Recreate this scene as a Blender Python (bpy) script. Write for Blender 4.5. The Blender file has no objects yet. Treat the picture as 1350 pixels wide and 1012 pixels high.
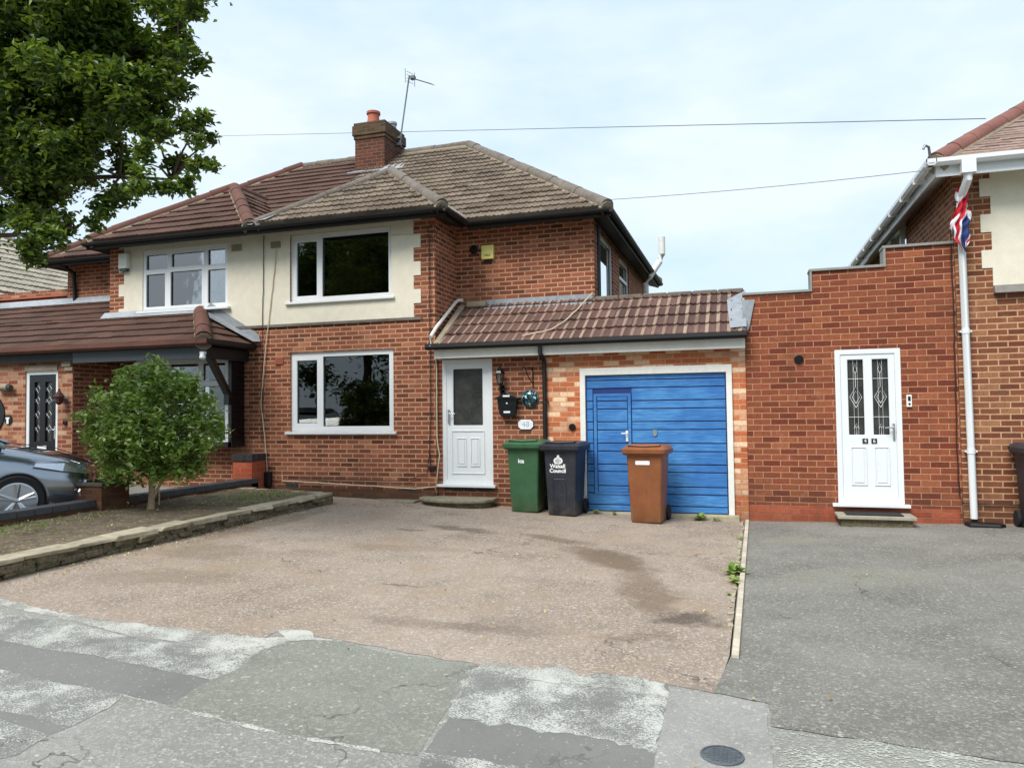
import bpy, bmesh, math, random
import numpy as np
from mathutils import Vector, Matrix, noise as mnoise
random.seed(7); rng = np.random.default_rng(7)
scn = bpy.context.scene
COL = scn.collection
R = math.radians

# ------------------------------------------------------------------ basics
def tag(o, label=None, cat=None, group=None, kind=None):
    if label: o['label'] = label
    if cat: o['category'] = cat
    if group: o['group'] = group
    if kind: o['kind'] = kind
    return o
def empty(name, loc, label, cat, group=None, rz=0):
    o = bpy.data.objects.new(name, None); COL.objects.link(o)
    o.location = loc; o.rotation_euler = (0, 0, rz); o.empty_display_size = .2
    return tag(o, label, cat, group)
def attach(o, parent, local=False):
    """world-built meshes keep their place; local-built ones sit in the parent's frame"""
    if parent is None: return o
    o.parent = parent
    if not local:
        p = parent; m = Matrix.Identity(4)
        chain = []
        while p is not None: chain.append(p); p = p.parent
        for q in reversed(chain):
            m = m @ q.matrix_parent_inverse @ (Matrix.Translation(q.location) @ q.rotation_euler.to_matrix().to_4x4())
        o.matrix_parent_inverse = m.inverted()
    return o
def gz(x, y):
    if x <= 0: return -.03 * max(x, -30)
    t = min(max((y - 6) / 5, 0), 1); t = t * t * (3 - 2 * t)
    return .018 * min(x, 8) * t

class MB:
    def __init__(s): s.v = []; s.f = []; s.uv = None
    def face(s, pts):
        n = len(s.v); s.v += [tuple(p) for p in pts]; s.f.append(tuple(range(n, n + len(pts)))); return s
    def box(s, x0, y0, z0, x1, y1, z1):
        n = len(s.v)
        s.v += [(x0,y0,z0),(x1,y0,z0),(x1,y1,z0),(x0,y1,z0),(x0,y0,z1),(x1,y0,z1),(x1,y1,z1),(x0,y1,z1)]
        for q in ((0,3,2,1),(4,5,6,7),(0,1,5,4),(1,2,6,5),(2,3,7,6),(3,0,4,7)): s.f.append(tuple(n+i for i in q))
        return s
    def tube(s, pts, r, n=10, caps=True, rs=None):
        pts = [Vector(p) for p in pts]; rings = []
        for i, p in enumerate(pts):
            a = pts[max(i-1,0)]; b = pts[min(i+1,len(pts)-1)]; t = (b-a).normalized()
            up = Vector((0,0,1)) if abs(t.z) < .95 else Vector((0,1,0))
            u = t.cross(up).normalized(); w = u.cross(t)
            rr = rs[i] if rs else r; k = len(s.v)
            for j in range(n):
                an = 2*math.pi*j/n; s.v.append(tuple(p + u*math.cos(an)*rr + w*math.sin(an)*rr))
            rings.append(k)
        for a, b in zip(rings, rings[1:]):
            for j in range(n): s.f.append((a+j, a+(j+1)%n, b+(j+1)%n, b+j))
        if caps:
            s.f.append(tuple(rings[0]+j for j in reversed(range(n)))); s.f.append(tuple(rings[-1]+j for j in range(n)))
        return s
    def prism(s, poly, axis, a, b):
        """poly of 2D points swept along an axis: 'y' -> (x,z), 'x' -> (y,z), 'z' -> (x,y)"""
        def P(q, t): return {'y': (q[0], t, q[1]), 'x': (t, q[0], q[1]), 'z': (q[0], q[1], t)}[axis]
        n = len(s.v); m = len(poly)
        s.v += [P(q, a) for q in poly] + [P(q, b) for q in poly]
        s.f.append(tuple(n+i for i in range(m))); s.f.append(tuple(n+m+i for i in reversed(range(m))))
        for i in range(m): s.f.append((n+i, n+m+i, n+m+(i+1)%m, n+(i+1)%m))
        return s
    def lathe(s, prof, c, n=16, axis='z'):
        rings = []
        for r, h in prof:
            k = len(s.v); rings.append(k)
            for j in range(n):
                a = 2*math.pi*j/n; x, y = r*math.cos(a), r*math.sin(a)
                s.v.append({'z': (c[0]+x, c[1]+y, c[2]+h), 'y': (c[0]+x, c[1]+h, c[2]+y), 'x': (c[0]+h, c[1]+x, c[2]+y)}[axis])
        for a, b in zip(rings, rings[1:]):
            for j in range(n): s.f.append((a+j, a+(j+1)%n, b+(j+1)%n, b+j))
        s.f.append(tuple(rings[0]+j for j in range(n))); s.f.append(tuple(rings[-1]+j for j in range(n)))
        return s
    def build(s, name, mat, parent=None, local=False, bevel=0, smooth=False, label=None, seg=2):
        me = bpy.data.meshes.new(name); me.from_pydata(s.v, [], s.f)
        bm = bmesh.new(); bm.from_mesh(me); bmesh.ops.recalc_face_normals(bm, faces=bm.faces); bm.to_mesh(me); bm.free()
        me.materials.append(mat)
        if smooth:
            me.polygons.foreach_set('use_smooth', [True]*len(me.polygons))
            try: me.set_sharp_from_angle(angle=R(40))
            except Exception: pass
        o = bpy.data.objects.new(name, me); COL.objects.link(o)
        if bevel:
            b = o.modifiers.new('bevel', 'BEVEL'); b.width = bevel; b.segments = seg; b.limit_method = 'ANGLE'; b.angle_limit = R(35)
        if label: o['label'] = label
        return attach(o, parent, local)

# ------------------------------------------------------------------ materials
def S(h):
    c = [int(h[i:i+2], 16)/255 for i in (0, 2, 4)]
    return tuple((x/12.92 if x <= .04045 else ((x+.055)/1.055)**2.4) for x in c) + (1,)
class NT:
    def __init__(s, name):
        s.m = bpy.data.materials.new(name); s.m.use_nodes = True; s.t = s.m.node_tree; s.t.nodes.clear()
        s.out = s.n('ShaderNodeOutputMaterial'); s.p = s.n('ShaderNodeBsdfPrincipled'); s.l(s.p.outputs[0], s.out.inputs[0])
    def n(s, k, **kw):
        x = s.t.nodes.new(k)
        for a, b in kw.items(): setattr(x, a, b)
        return x
    def l(s, a, b): s.t.links.new(a, b)
    def val(s, sock, v):
        if hasattr(v, 'is_output') or isinstance(v, bpy.types.NodeSocket): s.l(v, sock)
        else: sock.default_value = v
    def math(s, op, a, b=0, c=None, clamp=False):
        x = s.n('ShaderNodeMath', operation=op, use_clamp=clamp); s.val(x.inputs[0], a); s.val(x.inputs[1], b)
        if c is not None: s.val(x.inputs[2], c)
        return x.outputs[0]
    def vmath(s, op, a, b=(0,0,0)):
        x = s.n('ShaderNodeVectorMath', operation=op); s.val(x.inputs[0], a); s.val(x.inputs[1], b); return x.outputs[0]
    def mix(s, f, a, b, mode='MIX'):
        x = s.n('ShaderNodeMix', data_type='RGBA', blend_type=mode); s.val(x.inputs[0], f); s.val(x.inputs[6], a); s.val(x.inputs[7], b); return x.outputs[2]
    def noise(s, vec, scale, detail=4, rough=.55, out=0):
        x = s.n('ShaderNodeTexNoise'); s.val(x.inputs['Vector'], vec); x.inputs['Scale'].default_value = scale
        x.inputs['Detail'].default_value = detail; x.inputs['Roughness'].default_value = rough; return x.outputs[out]
    def vor(s, vec, scale, feat='F1', out=0):
        x = s.n('ShaderNodeTexVoronoi', feature=feat); s.val(x.inputs['Vector'], vec); x.inputs['Scale'].default_value = scale; return x.outputs[out]
    def ramp(s, f, stops, interp='LINEAR'):
        x = s.n('ShaderNodeValToRGB'); x.color_ramp.interpolation = interp; e = x.color_ramp.elements
        while len(e) < len(stops): e.new(.5)
        for i, (p, c) in enumerate(stops):
            e[i].position = p; e[i].color = c if len(c) == 4 else (*c, 1)
        s.l(f, x.inputs[0]); return x.outputs[0]
    def step(s, f, a, b):
        x = s.n('ShaderNodeMapRange'); s.l(f, x.inputs[0]); x.inputs[1].default_value = a; x.inputs[2].default_value = b; return x.outputs[0]
    def pos(s): return s.n('ShaderNodeNewGeometry').outputs['Position']
    def obj(s): return s.n('ShaderNodeTexCoord').outputs['Object']
    def bump(s, h, strength=.5, dist=.01):
        x = s.n('ShaderNodeBump'); x.inputs['Strength'].default_value = strength; x.inputs['Distance'].default_value = dist
        s.l(h, x.inputs['Height']); s.l(x.outputs[0], s.p.inputs['Normal'])
    def fin(s, col=None, rough=.8, metal=0, spec=None):
        if col is not None: s.val(s.p.inputs['Base Color'], col)
        s.val(s.p.inputs['Roughness'], rough); s.p.inputs['Metallic'].default_value = metal
        if spec is not None: s.p.inputs['Specular IOR Level'].default_value = spec
        return s.m
    def scaled(s, v, sc): return s.vmath('MULTIPLY', v, sc)
g4 = lambda v: (v, v, v, 1)

def plain(name, col, rough=.5, metal=0, var=.12, scale=14, bump=0, spec=None, local=False):
    t = NT(name); c = S(col); v = t.obj() if local else t.pos()
    n = t.noise(v, scale, 5); n2 = t.noise(v, scale*.13, 3)
    f = t.math('ADD', t.math('MULTIPLY', n, .5), t.math('MULTIPLY', n2, .5))
    a = tuple(x*(1-var) for x in c[:3]) + (1,); b = tuple(min(x*(1+var), 1) for x in c[:3]) + (1,)
    col = t.ramp(f, [(.35, a), (.65, b)])
    if bump: t.bump(n, bump, .004)
    r = t.math('ADD', t.math('MULTIPLY', n, .2), rough-.1)
    return t.fin(col, r, metal, spec)

def brick(name, pal, mortar, bw=.228, bh=.0755, ms=.0085, z0=0, dirt=.25, warm=None, off=0.0, blotch=None):
    t = NT(name); ge = t.n('ShaderNodeNewGeometry'); P = ge.outputs['Position']
    sp = t.n('ShaderNodeSeparateXYZ'); t.l(P, sp.inputs[0]); sn = t.n('ShaderNodeSeparateXYZ'); t.l(ge.outputs['True Normal'], sn.inputs[0])
    side = t.math('GREATER_THAN', t.math('ABSOLUTE', sn.outputs[0]), .7)
    u = t.math('ADD', t.math('MULTIPLY', sp.outputs[0], t.math('SUBTRACT', 1, side)), t.math('MULTIPLY', sp.outputs[1], side))
    wob = t.noise(P, 9, 3); wob2 = t.noise(P, 31, 3)
    u = t.math('ADD', t.math('ADD', u, 50+off), t.math('MULTIPLY', t.math('SUBTRACT', wob, .5), .012))
    v = t.math('ADD', t.math('ADD', sp.outputs[2], 5-z0), t.math('MULTIPLY', t.math('SUBTRACT', wob2, .5), .007))
    cb = t.n('ShaderNodeCombineXYZ'); t.l(u, cb.inputs[0]); t.l(v, cb.inputs[1])
    b = t.n('ShaderNodeTexBrick'); t.l(cb.outputs[0], b.inputs['Vector'])
    b.inputs['Scale'].default_value = 1; b.inputs['Brick Width'].default_value = bw; b.inputs['Row Height'].default_value = bh
    b.inputs['Mortar Size'].default_value = ms; b.inputs['Mortar Smooth'].default_value = .25; b.offset = .5; b.squash = 1
    b.inputs['Color1'].default_value = g4(0); b.inputs['Color2'].default_value = g4(1); b.inputs['Mortar'].default_value = g4(.5); b.inputs['Bias'].default_value = 0
    k = len(pal); col = t.ramp(b.outputs['Color'], [((i+.0)/k, S(c)) for i, c in enumerate(pal)], 'LINEAR')
    # fire marks and grain inside each brick
    n1 = t.noise(P, 26, 5, .65); n2 = t.noise(P, 120, 3, .6)
    col = t.mix(t.math('MULTIPLY', t.step(n1, .45, .72), .38), col, S('3a2620'))
    col = t.mix(t.math('MULTIPLY', t.step(n2, .5, .8), .22), col, S('d9a07a'))
    mo = t.mix(t.math('MULTIPLY', t.noise(P, 60, 4), .55), S(mortar), tuple(x*.55 for x in S(mortar)[:3])+(1,))
    big = t.noise(P, .9, 4, .6); mo = t.mix(t.step(big, .45, .75), mo, tuple(x*.72 for x in S(mortar)[:3])+(1,))
    fac = b.outputs['Fac']; c = t.mix(fac, col, mo)
    c = t.mix(t.math('MULTIPLY', t.step(big, .5, .72), dirt), c, S('4d3a30'))
    eff = t.noise(P, 1.7, 5, .7); c = t.mix(t.math('MULTIPLY', t.step(eff, .6, .78), .4), c, S(blotch or 'c99a7a'))
    low = t.math('MULTIPLY', t.step(t.math('ADD', sp.outputs[2], t.math('MULTIPLY', wob, .8)), 1.05, .45), .45); c = t.mix(low, c, S('4a3c30'))
    mp = t.n('ShaderNodeMapping'); t.l(P, mp.inputs[0]); mp.inputs['Scale'].default_value = (3.5, 3.5, .35)
    rn_ = t.noise(mp.outputs[0], 1.6, 4, .6); c = t.mix(t.math('MULTIPLY', t.step(rn_, .56, .72), .32), c, S('54392c'))
    h = t.math('ADD', t.math('MULTIPLY', fac, -1), t.math('MULTIPLY', n2, .35)); t.bump(h, .7, .008)
    return t.fin(c, .9, 0, .25)

def tile_mat(name, a, b, moss=.3, w=.3, g=.32, dark='2c2624', var=None):
    t = NT(name); uv = t.n('ShaderNodeUVMap').outputs[0]; sp = t.n('ShaderNodeSeparateXYZ'); t.l(uv, sp.inputs[0])
    fu = t.math('FLOOR', t.math('DIVIDE', sp.outputs[0], w)); fv = t.math('FLOOR', t.math('DIVIDE', t.math('ADD', sp.outputs[1], .02), g))
    cb = t.n('ShaderNodeCombineXYZ'); t.l(fu, cb.inputs[0]); t.l(fv, cb.inputs[1])
    wn = t.n('ShaderNodeTexWhiteNoise', noise_dimensions='2D'); t.l(cb.outputs[0], wn.inputs[0])
    P = t.pos(); n = t.noise(P, 30, 5, .7); n2 = t.noise(P, 1.3, 4, .6); n3 = t.noise(P, 5, 4, .7)
    col = t.mix(wn.outputs[0], S(a), S(b)); col = t.mix(t.math('MULTIPLY', t.step(n, .45, .75), .5), col, S(dark))
    col = t.mix(t.math('MULTIPLY', t.step(n3, .52, .75), moss), col, S('757062'))
    col = t.mix(t.math('MULTIPLY', t.step(n2, .45, .7), .3), col, S(dark))
    if var:
        st = t.math('FLOOR', t.math('DIVIDE', sp.outputs[0], .15)); cc = t.n('ShaderNodeCombineXYZ'); t.l(st, cc.inputs[0]); t.l(fv, cc.inputs[1])
        w2 = t.n('ShaderNodeTexWhiteNoise', noise_dimensions='2D'); t.l(cc.outputs[0], w2.inputs[0])
        ph = t.math('FRACT', t.math('DIVIDE', sp.outputs[0], .15)); band = t.math('MULTIPLY', t.math('GREATER_THAN', ph, .12), t.math('LESS_THAN', ph, .45))
        wv = t.math('MULTIPLY', band, t.math('ADD', t.math('MULTIPLY', w2.outputs[0], .6), t.math('MULTIPLY', t.step(n, .35, .65), .35)))
        col = t.mix(wv, col, S(var))
    t.bump(n, .5, .004)
    return t.fin(col, .85, 0, .3)

def glass_mat(name, refl=1.0, tint='ffffff', ior=1.5, base=.02):
    t = NT(name); t.t.nodes.remove(t.p)
    gl = t.n('ShaderNodeBsdfGlossy'); gl.inputs['Roughness'].default_value = .01; gl.inputs[0].default_value = g4(.95)
    tr = t.n('ShaderNodeBsdfTransparent'); tr.inputs[0].default_value = S(tint)
    fr = t.n('ShaderNodeFresnel'); fr.inputs[0].default_value = ior
    mx = t.n('ShaderNodeMixShader'); f = t.math('ADD', t.math('MULTIPLY', fr.outputs[0], refl), base, clamp=True)
    t.l(f, mx.inputs[0]); t.l(tr.outputs[0], mx.inputs[1]); t.l(gl.outputs[0], mx.inputs[2]); t.l(mx.outputs[0], t.out.inputs[0])
    bp = t.n('ShaderNodeBump'); bp.inputs['Strength'].default_value = .04; bp.inputs['Distance'].default_value = .02
    t.l(t.noise(t.pos(), 2.2, 2), bp.inputs['Height']); t.l(bp.outputs[0], gl.inputs['Normal']); t.l(bp.outputs[0], fr.inputs['Normal'])
    return t.m

def leaf_mat(name, a, b, c, rough=.45, trans=.3, scale=3):
    t = NT(name); P = t.pos()
    rn = t.n('ShaderNodeNewGeometry').outputs['Random Per Island']
    n = t.noise(P, scale, 3)
    f = t.math('ADD', t.math('MULTIPLY', rn, .6), t.math('MULTIPLY', n, .5))
    col = t.ramp(f, [(.2, S(a)), (.55, S(b)), (.85, S(c))])
    t.fin(col, rough, 0, .5)
    tl = t.n('ShaderNodeBsdfTranslucent'); t.l(t.mix(.5, col, S('a8b83c')), tl.inputs[0])
    mx = t.n('ShaderNodeMixShader'); mx.inputs[0].default_value = trans
    t.l(t.p.outputs[0], mx.inputs[1]); t.l(tl.outputs[0], mx.inputs[2]); t.l(mx.outputs[0], t.out.inputs[0])
    return t.m

def tarmac(name, base, light, dark, spk=.5, stains=None, blot=None, scale=1.0, wet='4a4136', patch=None):
    t = NT(name); P = t.pos()
    v1 = t.vor(P, 70*scale, out=1); sv = t.n('ShaderNodeSeparateColor'); t.l(v1, sv.inputs[0]); rnd = sv.outputs[0]
    n1 = t.noise(P, 140*scale, 3, .7); n2 = t.noise(P, 2.1, 5, .6); n3 = t.noise(P, .55, 4, .6); n4 = t.noise(P, 22, 4, .7)
    col = t.mix(t.step(n2, .32, .68), S(base), S(dark))
    col = t.mix(t.math('MULTIPLY', t.step(n3, .4, .65), .45), col, S(light))
    col = t.mix(t.math('MULTIPLY', t.step(rnd, .55, .95), spk), col, S(light))
    col = t.mix(t.math('MULTIPLY', t.step(n1, .48, .7), spk*.9), col, tuple(x*.4 for x in S(dark)[:3])+(1,))
    col = t.mix(t.math('MULTIPLY', t.step(n4, .5, .8), .25), col, tuple(x*.7 for x in S(dark)[:3])+(1,))
    chips = t.math('GREATER_THAN', rnd, .985); col = t.mix(t.math('MULTIPLY', chips, .22), col, S('e4dccb'))
    if patch:
        col = t.mix(t.math('MULTIPLY', t.step(t.noise(P, 1.1, 5, .65), .5, .7), .55), col, S(patch))
    for (x, y, sx, sy, an, k, c) in stains or []:
        w = t.vmath('ADD', P, t.vmath('MULTIPLY', t.vmath('SUBTRACT', t.noise(P, 3.5, 4, .65, 1), (.5,.5,.5)), (.55,.55,0)))
        mp = t.n('ShaderNodeMapping', vector_type='TEXTURE'); t.l(w, mp.inputs[0])
        mp.inputs['Location'].default_value = (x, y, 0); mp.inputs['Rotation'].default_value = (0, 0, R(an)); mp.inputs['Scale'].default_value = (sx, sy, 50)
        ln = t.n('ShaderNodeVectorMath', operation='LENGTH'); t.l(mp.outputs[0], ln.inputs[0])
        f = t.step(ln.outputs['Value'], 1.0, .55); col = t.mix(t.math('MULTIPLY', f, k), col, S(c))
    # hairline cracks
    wv = t.vmath('ADD', P, t.vmath('MULTIPLY', t.noise(P, 2, 4, .6, 1), (1.4,1.4,0)))
    cr = t.vor(wv, .55, 'DISTANCE_TO_EDGE'); m = t.math('MULTIPLY', t.math('LESS_THAN', cr, .006), t.step(t.noise(P, .8, 2), .52, .6))
    col = t.mix(t.math('MULTIPLY', m, .7), col, tuple(x*.35 for x in S(dark)[:3])+(1,))
    h = t.math('ADD', t.math('MULTIPLY', rnd, .5), n1); t.bump(h, .55, .006)
    return t.fin(col, .92, 0, .25)

def speckle(name, grey, white, lo, hi, sc=1):
    t = NT(name); P = t.pos()
    mp = t.n('ShaderNodeMapping'); t.l(P, mp.inputs[0]); mp.inputs['Rotation'].default_value = (0,0,R(25)); mp.inputs['Scale'].default_value = (1,1.8,1)
    n = t.noise(mp.outputs[0], 55*sc, 4, .75); b = t.noise(P, 3.2, 5, .65)
    f = t.math('ADD', n, t.math('MULTIPLY', t.math('SUBTRACT', b, .5), .7)); m = t.step(f, lo, hi)
    n2 = t.noise(P, 160, 2); col = t.mix(t.math('MULTIPLY', t.step(n2, .4, .7), .4), S(white), S('96968f'))
    t.fin(col, .9, 0, .2); tr = t.n('ShaderNodeBsdfTransparent'); mx = t.n('ShaderNodeMixShader')   # only the flecks are there; between them the tarmac shows
    t.l(m, mx.inputs[0]); t.l(tr.outputs[0], mx.inputs[1]); t.l(t.p.outputs[0], mx.inputs[2]); t.l(mx.outputs[0], t.out.inputs[0]); return t.m

M = {}
M['brick'] = brick('old red brick', ['582f21','7e4630','94543a','6c3a29','a46246','613627','ac6e50','884c34'], 'c69c7f', ms=.0105, z0=.03)
M['brick_garage'] = brick('orange garage brick', ['b05c36','c47048','b86440','e8c09a','c07048','cc7c50','a85634','f0cca8'], 'd8a684', ms=.0075, dirt=.1, blotch='d8a480')
M['brick_new'] = brick('brown red extension brick', ['642f20','84472f','8e4e35','703224','99593c','7a3d28','8a4e34','682f20'], 'c0906f', bh=.0825, bw=.232, ms=.0060, dirt=.12)
M['brick_plinth'] = brick('bright red plinth brick', ['a5492f','b3553a','ac4f33','bb6043'], 'b5765b', bh=.0825, bw=.232, ms=.006, dirt=.1)
M['brick_right'] = brick('mottled brown brick', ['5a3022','84503a','6b3828','8e5c40','7a452e','86553a','5f2f22','98694a'], 'caa27c', ms=.0095, bh=.078, bw=.23, dirt=.2)
M['brick_nb'] = brick('neighbour mixed brick', ['7a4030','945840','a87054','844834','b88c6c','905040','c0a080','7e4434'], 'b8957c', dirt=.15)
M['brick_dark'] = brick('chimney dark brick', ['3c2620','583024','44291f','643828'], '7a6252', dirt=.6, blotch='5a5a44')
M['brick_wall'] = brick('garden wall brick', ['4b2e22','5e3828','50301f','6b4630'], '5f5040', dirt=.5)
M['blue_brick'] = brick('blue engineering brick', ['2b2d33','34363c','25272c','3c3e44'], '3e3d3c', bw=.075, bh=.2, ms=.004, dirt=.3)
M['render'] = plain('cream render', 'd9d3c0', .95, 0, .07, 60, .5)
M['white'] = plain('white upvc', 'dce0e1', .3, 0, .02, 3)
M['white_pt'] = plain('weathered white paint', 'dcdcd4', .6, 0, .08, 18, .3)
M['black'] = plain('black plastic', '08080a', .6, 0, .2, 10)
M['black_gl'] = plain('gloss black paint', '0c0d10', .25, 0, .15, 10)
M['soffit'] = plain('dark stained soffit', '0e0b0a', .6, 0, .25, 20)
M['grey_fascia'] = plain('grey fascia board', '3c4348', .5, 0, .15, 9)
M['lead'] = plain('lead flashing', '93999e', .55, .3, .22, 12, .5)
M['cement'] = plain('mortar and cement', '8f8370', .95, 0, .25, 25, .8)
M['ridge'] = plain('weathered ridge tile', '6c645b', .95, 0, .35, 14, .8)
M['ridge_brown'] = plain('brown ridge tile', '5c3a2f', .9, 0, .25, 14, .6)
M['ridge_pink'] = plain('red brown ridge tile', '7a5046', .9, 0, .2, 12, .6)
M['terracotta'] = plain('terracotta pot', 'a86048', .8, 0, .15, 20)
M['tile_grey'] = tile_mat('grey concrete tiles', '655849', '867868', .15, g=.24)
M['tile_brown'] = tile_mat('brown concrete tiles', '50392f', '5f453a', .05)
M['tile_lean'] = tile_mat('mixed brown lean-to tiles', '573f38', '6f544a', .1, var='a69180')
M['tile_right'] = tile_mat('rose brown tiles', '846c62', 'a18a7e', .1, w=.165, g=.1)
M['tile_far'] = tile_mat('pale buff tiles', '9a9484', 'aaa392', .2)
M['glass'] = glass_mat('window glass', 1.0, 'cfd6d4')
M['glass_sky'] = glass_mat('reflective window glass', 1.6, 'e4ecee', base=.13)
M['glass_side'] = glass_mat('side window glass', 2.0, 'd8e2e6', base=.35)
def obscured():
    t = NT('obscured door glass'); P = t.pos(); n = t.noise(P, 55, 4, .7); n2 = t.noise(P, 4, 3)
    c = t.mix(t.step(n2, .35, .65), S('23231f'), S('3c3d38')); c = t.mix(t.math('MULTIPLY', t.step(n, .5, .75), .5), c, S('5a5b54'))
    t.bump(n, .4, .003); return t.fin(c, .12, 0, .6)
M['obscured'] = obscured()
M['curtain'] = plain('net curtain', 'c9d6da', .9, 0, .1, 20)
M['room'] = plain('room plaster', '77756f', .95, 0, .05, 3)
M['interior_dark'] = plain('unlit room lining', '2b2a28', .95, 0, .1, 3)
M['chrome'] = plain('chrome handle', 'c8cacc', .2, 1, .05, 9)
M['concrete'] = plain('weathered concrete', 'a09880', .95, 0, .25, 18, .8)
M['slab'] = plain('mossy paving slab', '7f7865', .95, 0, .35, 12, .9)
M['mat'] = plain('black rubber mat', '1c1c1c', .95, 0, .3, 90, .8)
M['iron'] = plain('cast iron', '5c6266', .6, .3, .25, 30, .4)
M['cable_w'] = plain('off white cable', 'c9b9a0', .6, 0, .15, 8)
M['cable_d'] = plain('dark cable', '2a1c1a', .6, 0, .15, 8)
M['alu'] = plain('dull aluminium', '7c7e80', .45, .7, .15, 20)
M['bark'] = plain('grey brown bark', '5d5040', .95, 0, .35, 30, .9)
M['bark_pale'] = plain('pale peeling bark', 'a08a70', .95, 0, .35, 26, .9)
M['leaf_tree'] = leaf_mat('broad tree leaves', '182c0d', '2f4e16', '7a9834', .5, .28, 2.0)
M['leaf_bush'] = leaf_mat('glossy shrub leaves', '38591d', '76983e', 'ccdf90', .26, .3, 5)
M['leaf_weed'] = leaf_mat('weed leaves', '5a7a35', '7f9a48', 'a8b868', .6, .3, 9)
M['litter'] = leaf_mat('dry fallen leaves', '7a5a35', 'b09560', 'd8c898', .8, .1, 9)
M['flagw'] = plain('white flag cloth', 'dcdce0', .85, 0, .04, 20); M['flagr'] = plain('red flag cloth', 'c02030', .85, 0, .08, 20); M['flagb'] = plain('blue flag cloth', '26386e', .85, 0, .08, 20)
M['yellow'] = plain('pale yellow plastic', 'e2d980', .45, 0, .05, 9)
M['ink'] = plain('dark printed ink', '3a3a20', .7); M['white_ink'] = plain('white print', 'e8e8e8', .6)
M['ink_blue'] = plain('pale blue grey numerals', '9fb4c4', .6)

def blue_door():
    t = NT('brushed blue paint'); P = t.pos()
    mp = t.n('ShaderNodeMapping'); t.l(P, mp.inputs[0]); mp.inputs['Scale'].default_value = (1.2, 1, 14)
    n = t.noise(mp.outputs[0], 3, 5, .7); n2 = t.noise(P, 1.6, 3, .5); n3 = t.noise(P, 40, 3)
    c = t.mix(t.step(n, .35, .7), S('2a68ac'), S('5a9ace')); c = t.mix(t.math('MULTIPLY', t.step(n2, .45, .62), .55), c, S('225a9e'))
    c = t.mix(t.math('MULTIPLY', t.step(n3, .66, .75), .35), c, S('1c3c6c'))
    t.bump(n, .35, .003); return t.fin(c, .45, 0, .4)
M['blue'] = blue_door()
M['blue_dark'] = plain('blue groove paint', '14306c', .5, 0, .15, 10)
def binmat(name, a, b):
    t = NT(name); P = t.obj(); n = t.noise(P, 60, 4, .7); n2 = t.noise(P, 3, 4, .6)
    c = t.mix(t.step(n2, .35, .65), S(a), S(b)); c = t.mix(t.math('MULTIPLY', t.step(n, .55, .75), .18), c, g4(.35))
    sp = t.n('ShaderNodeSeparateXYZ'); t.l(P, sp.inputs[0])
    low = t.math('MULTIPLY', t.step(sp.outputs[2], .25, 0), t.step(t.noise(P, 8, 4), .4, .7)); c = t.mix(t.math('MULTIPLY', low, .5), c, S('7a7060'))
    t.bump(n, .15, .002); return t.fin(c, .48, 0, .4)
M['bin_green'] = binmat('green bin plastic', '33583a', '3c6644'); M['bin_black'] = binmat('charcoal bin plastic', '23262e', '2e323a'); M['bin_brown'] = binmat('brown bin plastic', '7c482a', '8c5832')
M['tyre'] = plain('rubber tyre', '17171a', .85, 0, .2, 40)
def carpaint():
    t = NT('dark metallic car paint'); t.fin(S('8e969f'), .16, .85, .6); t.p.inputs['Coat Weight'].default_value = 1; t.p.inputs['Coat Roughness'].default_value = .03; return t.m
M['car'] = carpaint(); M['alloy'] = plain('silver alloy', 'b9bcc0', .3, .9, .05, 9)
M['car_glass'] = glass_mat('car window glass', 1.4, '3c4442', base=.05); M['lamp_glass'] = glass_mat('headlamp lens', 1.2, 'eef4f8', base=.06)
M['lamp_in'] = plain('headlamp reflector', 'c9d0d6', .2, .8, .1, 9)
def soil():
    t = NT('bare garden soil'); P = t.pos(); n = t.noise(P, 4, 6, .7); n2 = t.noise(P, 45, 5, .75); v = t.vor(P, 38, out=1); sv = t.n('ShaderNodeSeparateColor'); t.l(v, sv.inputs[0])
    c = t.mix(t.step(n, .35, .65), S('6b5f4f'), S('93856f')); c = t.mix(t.math('MULTIPLY', t.step(n2, .45, .7), .6), c, S('463c30'))
    c = t.mix(t.math('MULTIPLY', t.math('GREATER_THAN', sv.outputs[0], .9), .7), c, S('a59a85')); t.bump(n2, 1, .03); return t.fin(c, .95, 0, .15)
M['soil'] = soil()
def stone():
    t = NT('rough edging stone'); P = t.pos(); n = t.noise(P, 7, 6, .7); n2 = t.noise(P, 40, 5, .75)
    c = t.mix(t.step(n, .35, .65), S('6f6450'), S('9a8d74')); c = t.mix(t.math('MULTIPLY', t.step(n2, .42, .62), .65), c, S('3a3428'))
    c = t.mix(t.math('MULTIPLY', t.step(t.noise(P, 3, 3), .5, .7), .35), c, S('6c7048')); t.bump(n2, 1, .03); return t.fin(c, .95, 0, .15)
M['stone'] = stone()
M['drive'] = tarmac('worn pinkish drive surface', '9c8d7e', 'b9ac9e', '807366', .95, patch='8f7a5e', stains=[
    (-3.45,8.8,.55,.2,-12,.6,'4e4436'),(-4.0,8.5,.3,.1,0,.5,'504535'),(-2.2,8.6,.6,.16,-20,.55,'5f4e3a'),(-1.4,7.7,.85,.34,-48,.65,'5c4a37'),(-.85,6.5,.9,.3,-75,.55,'655240'),(-5.0,5.4,.9,.3,20,.35,'6b5c4c'),(-3.6,7.4,.8,.22,10,.3,'6b5c4c'),(-2.2,5.0,.8,.16,5,.35,'5f5245'),
    (-.45,5.75,.28,.22,20,.7,'473e36'),(-.75,5.2,.35,.12,30,.4,'5b4c3e'),(-2.9,5.9,.25,.06,0,.5,'514538'),(-5.4,6.5,.6,.5,0,.35,'5f5340'),(-5.9,8.2,.25,1.6,0,.4,'605440'),(-1.6,5.1,.5,.25,0,.3,'5c4f44')])
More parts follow.
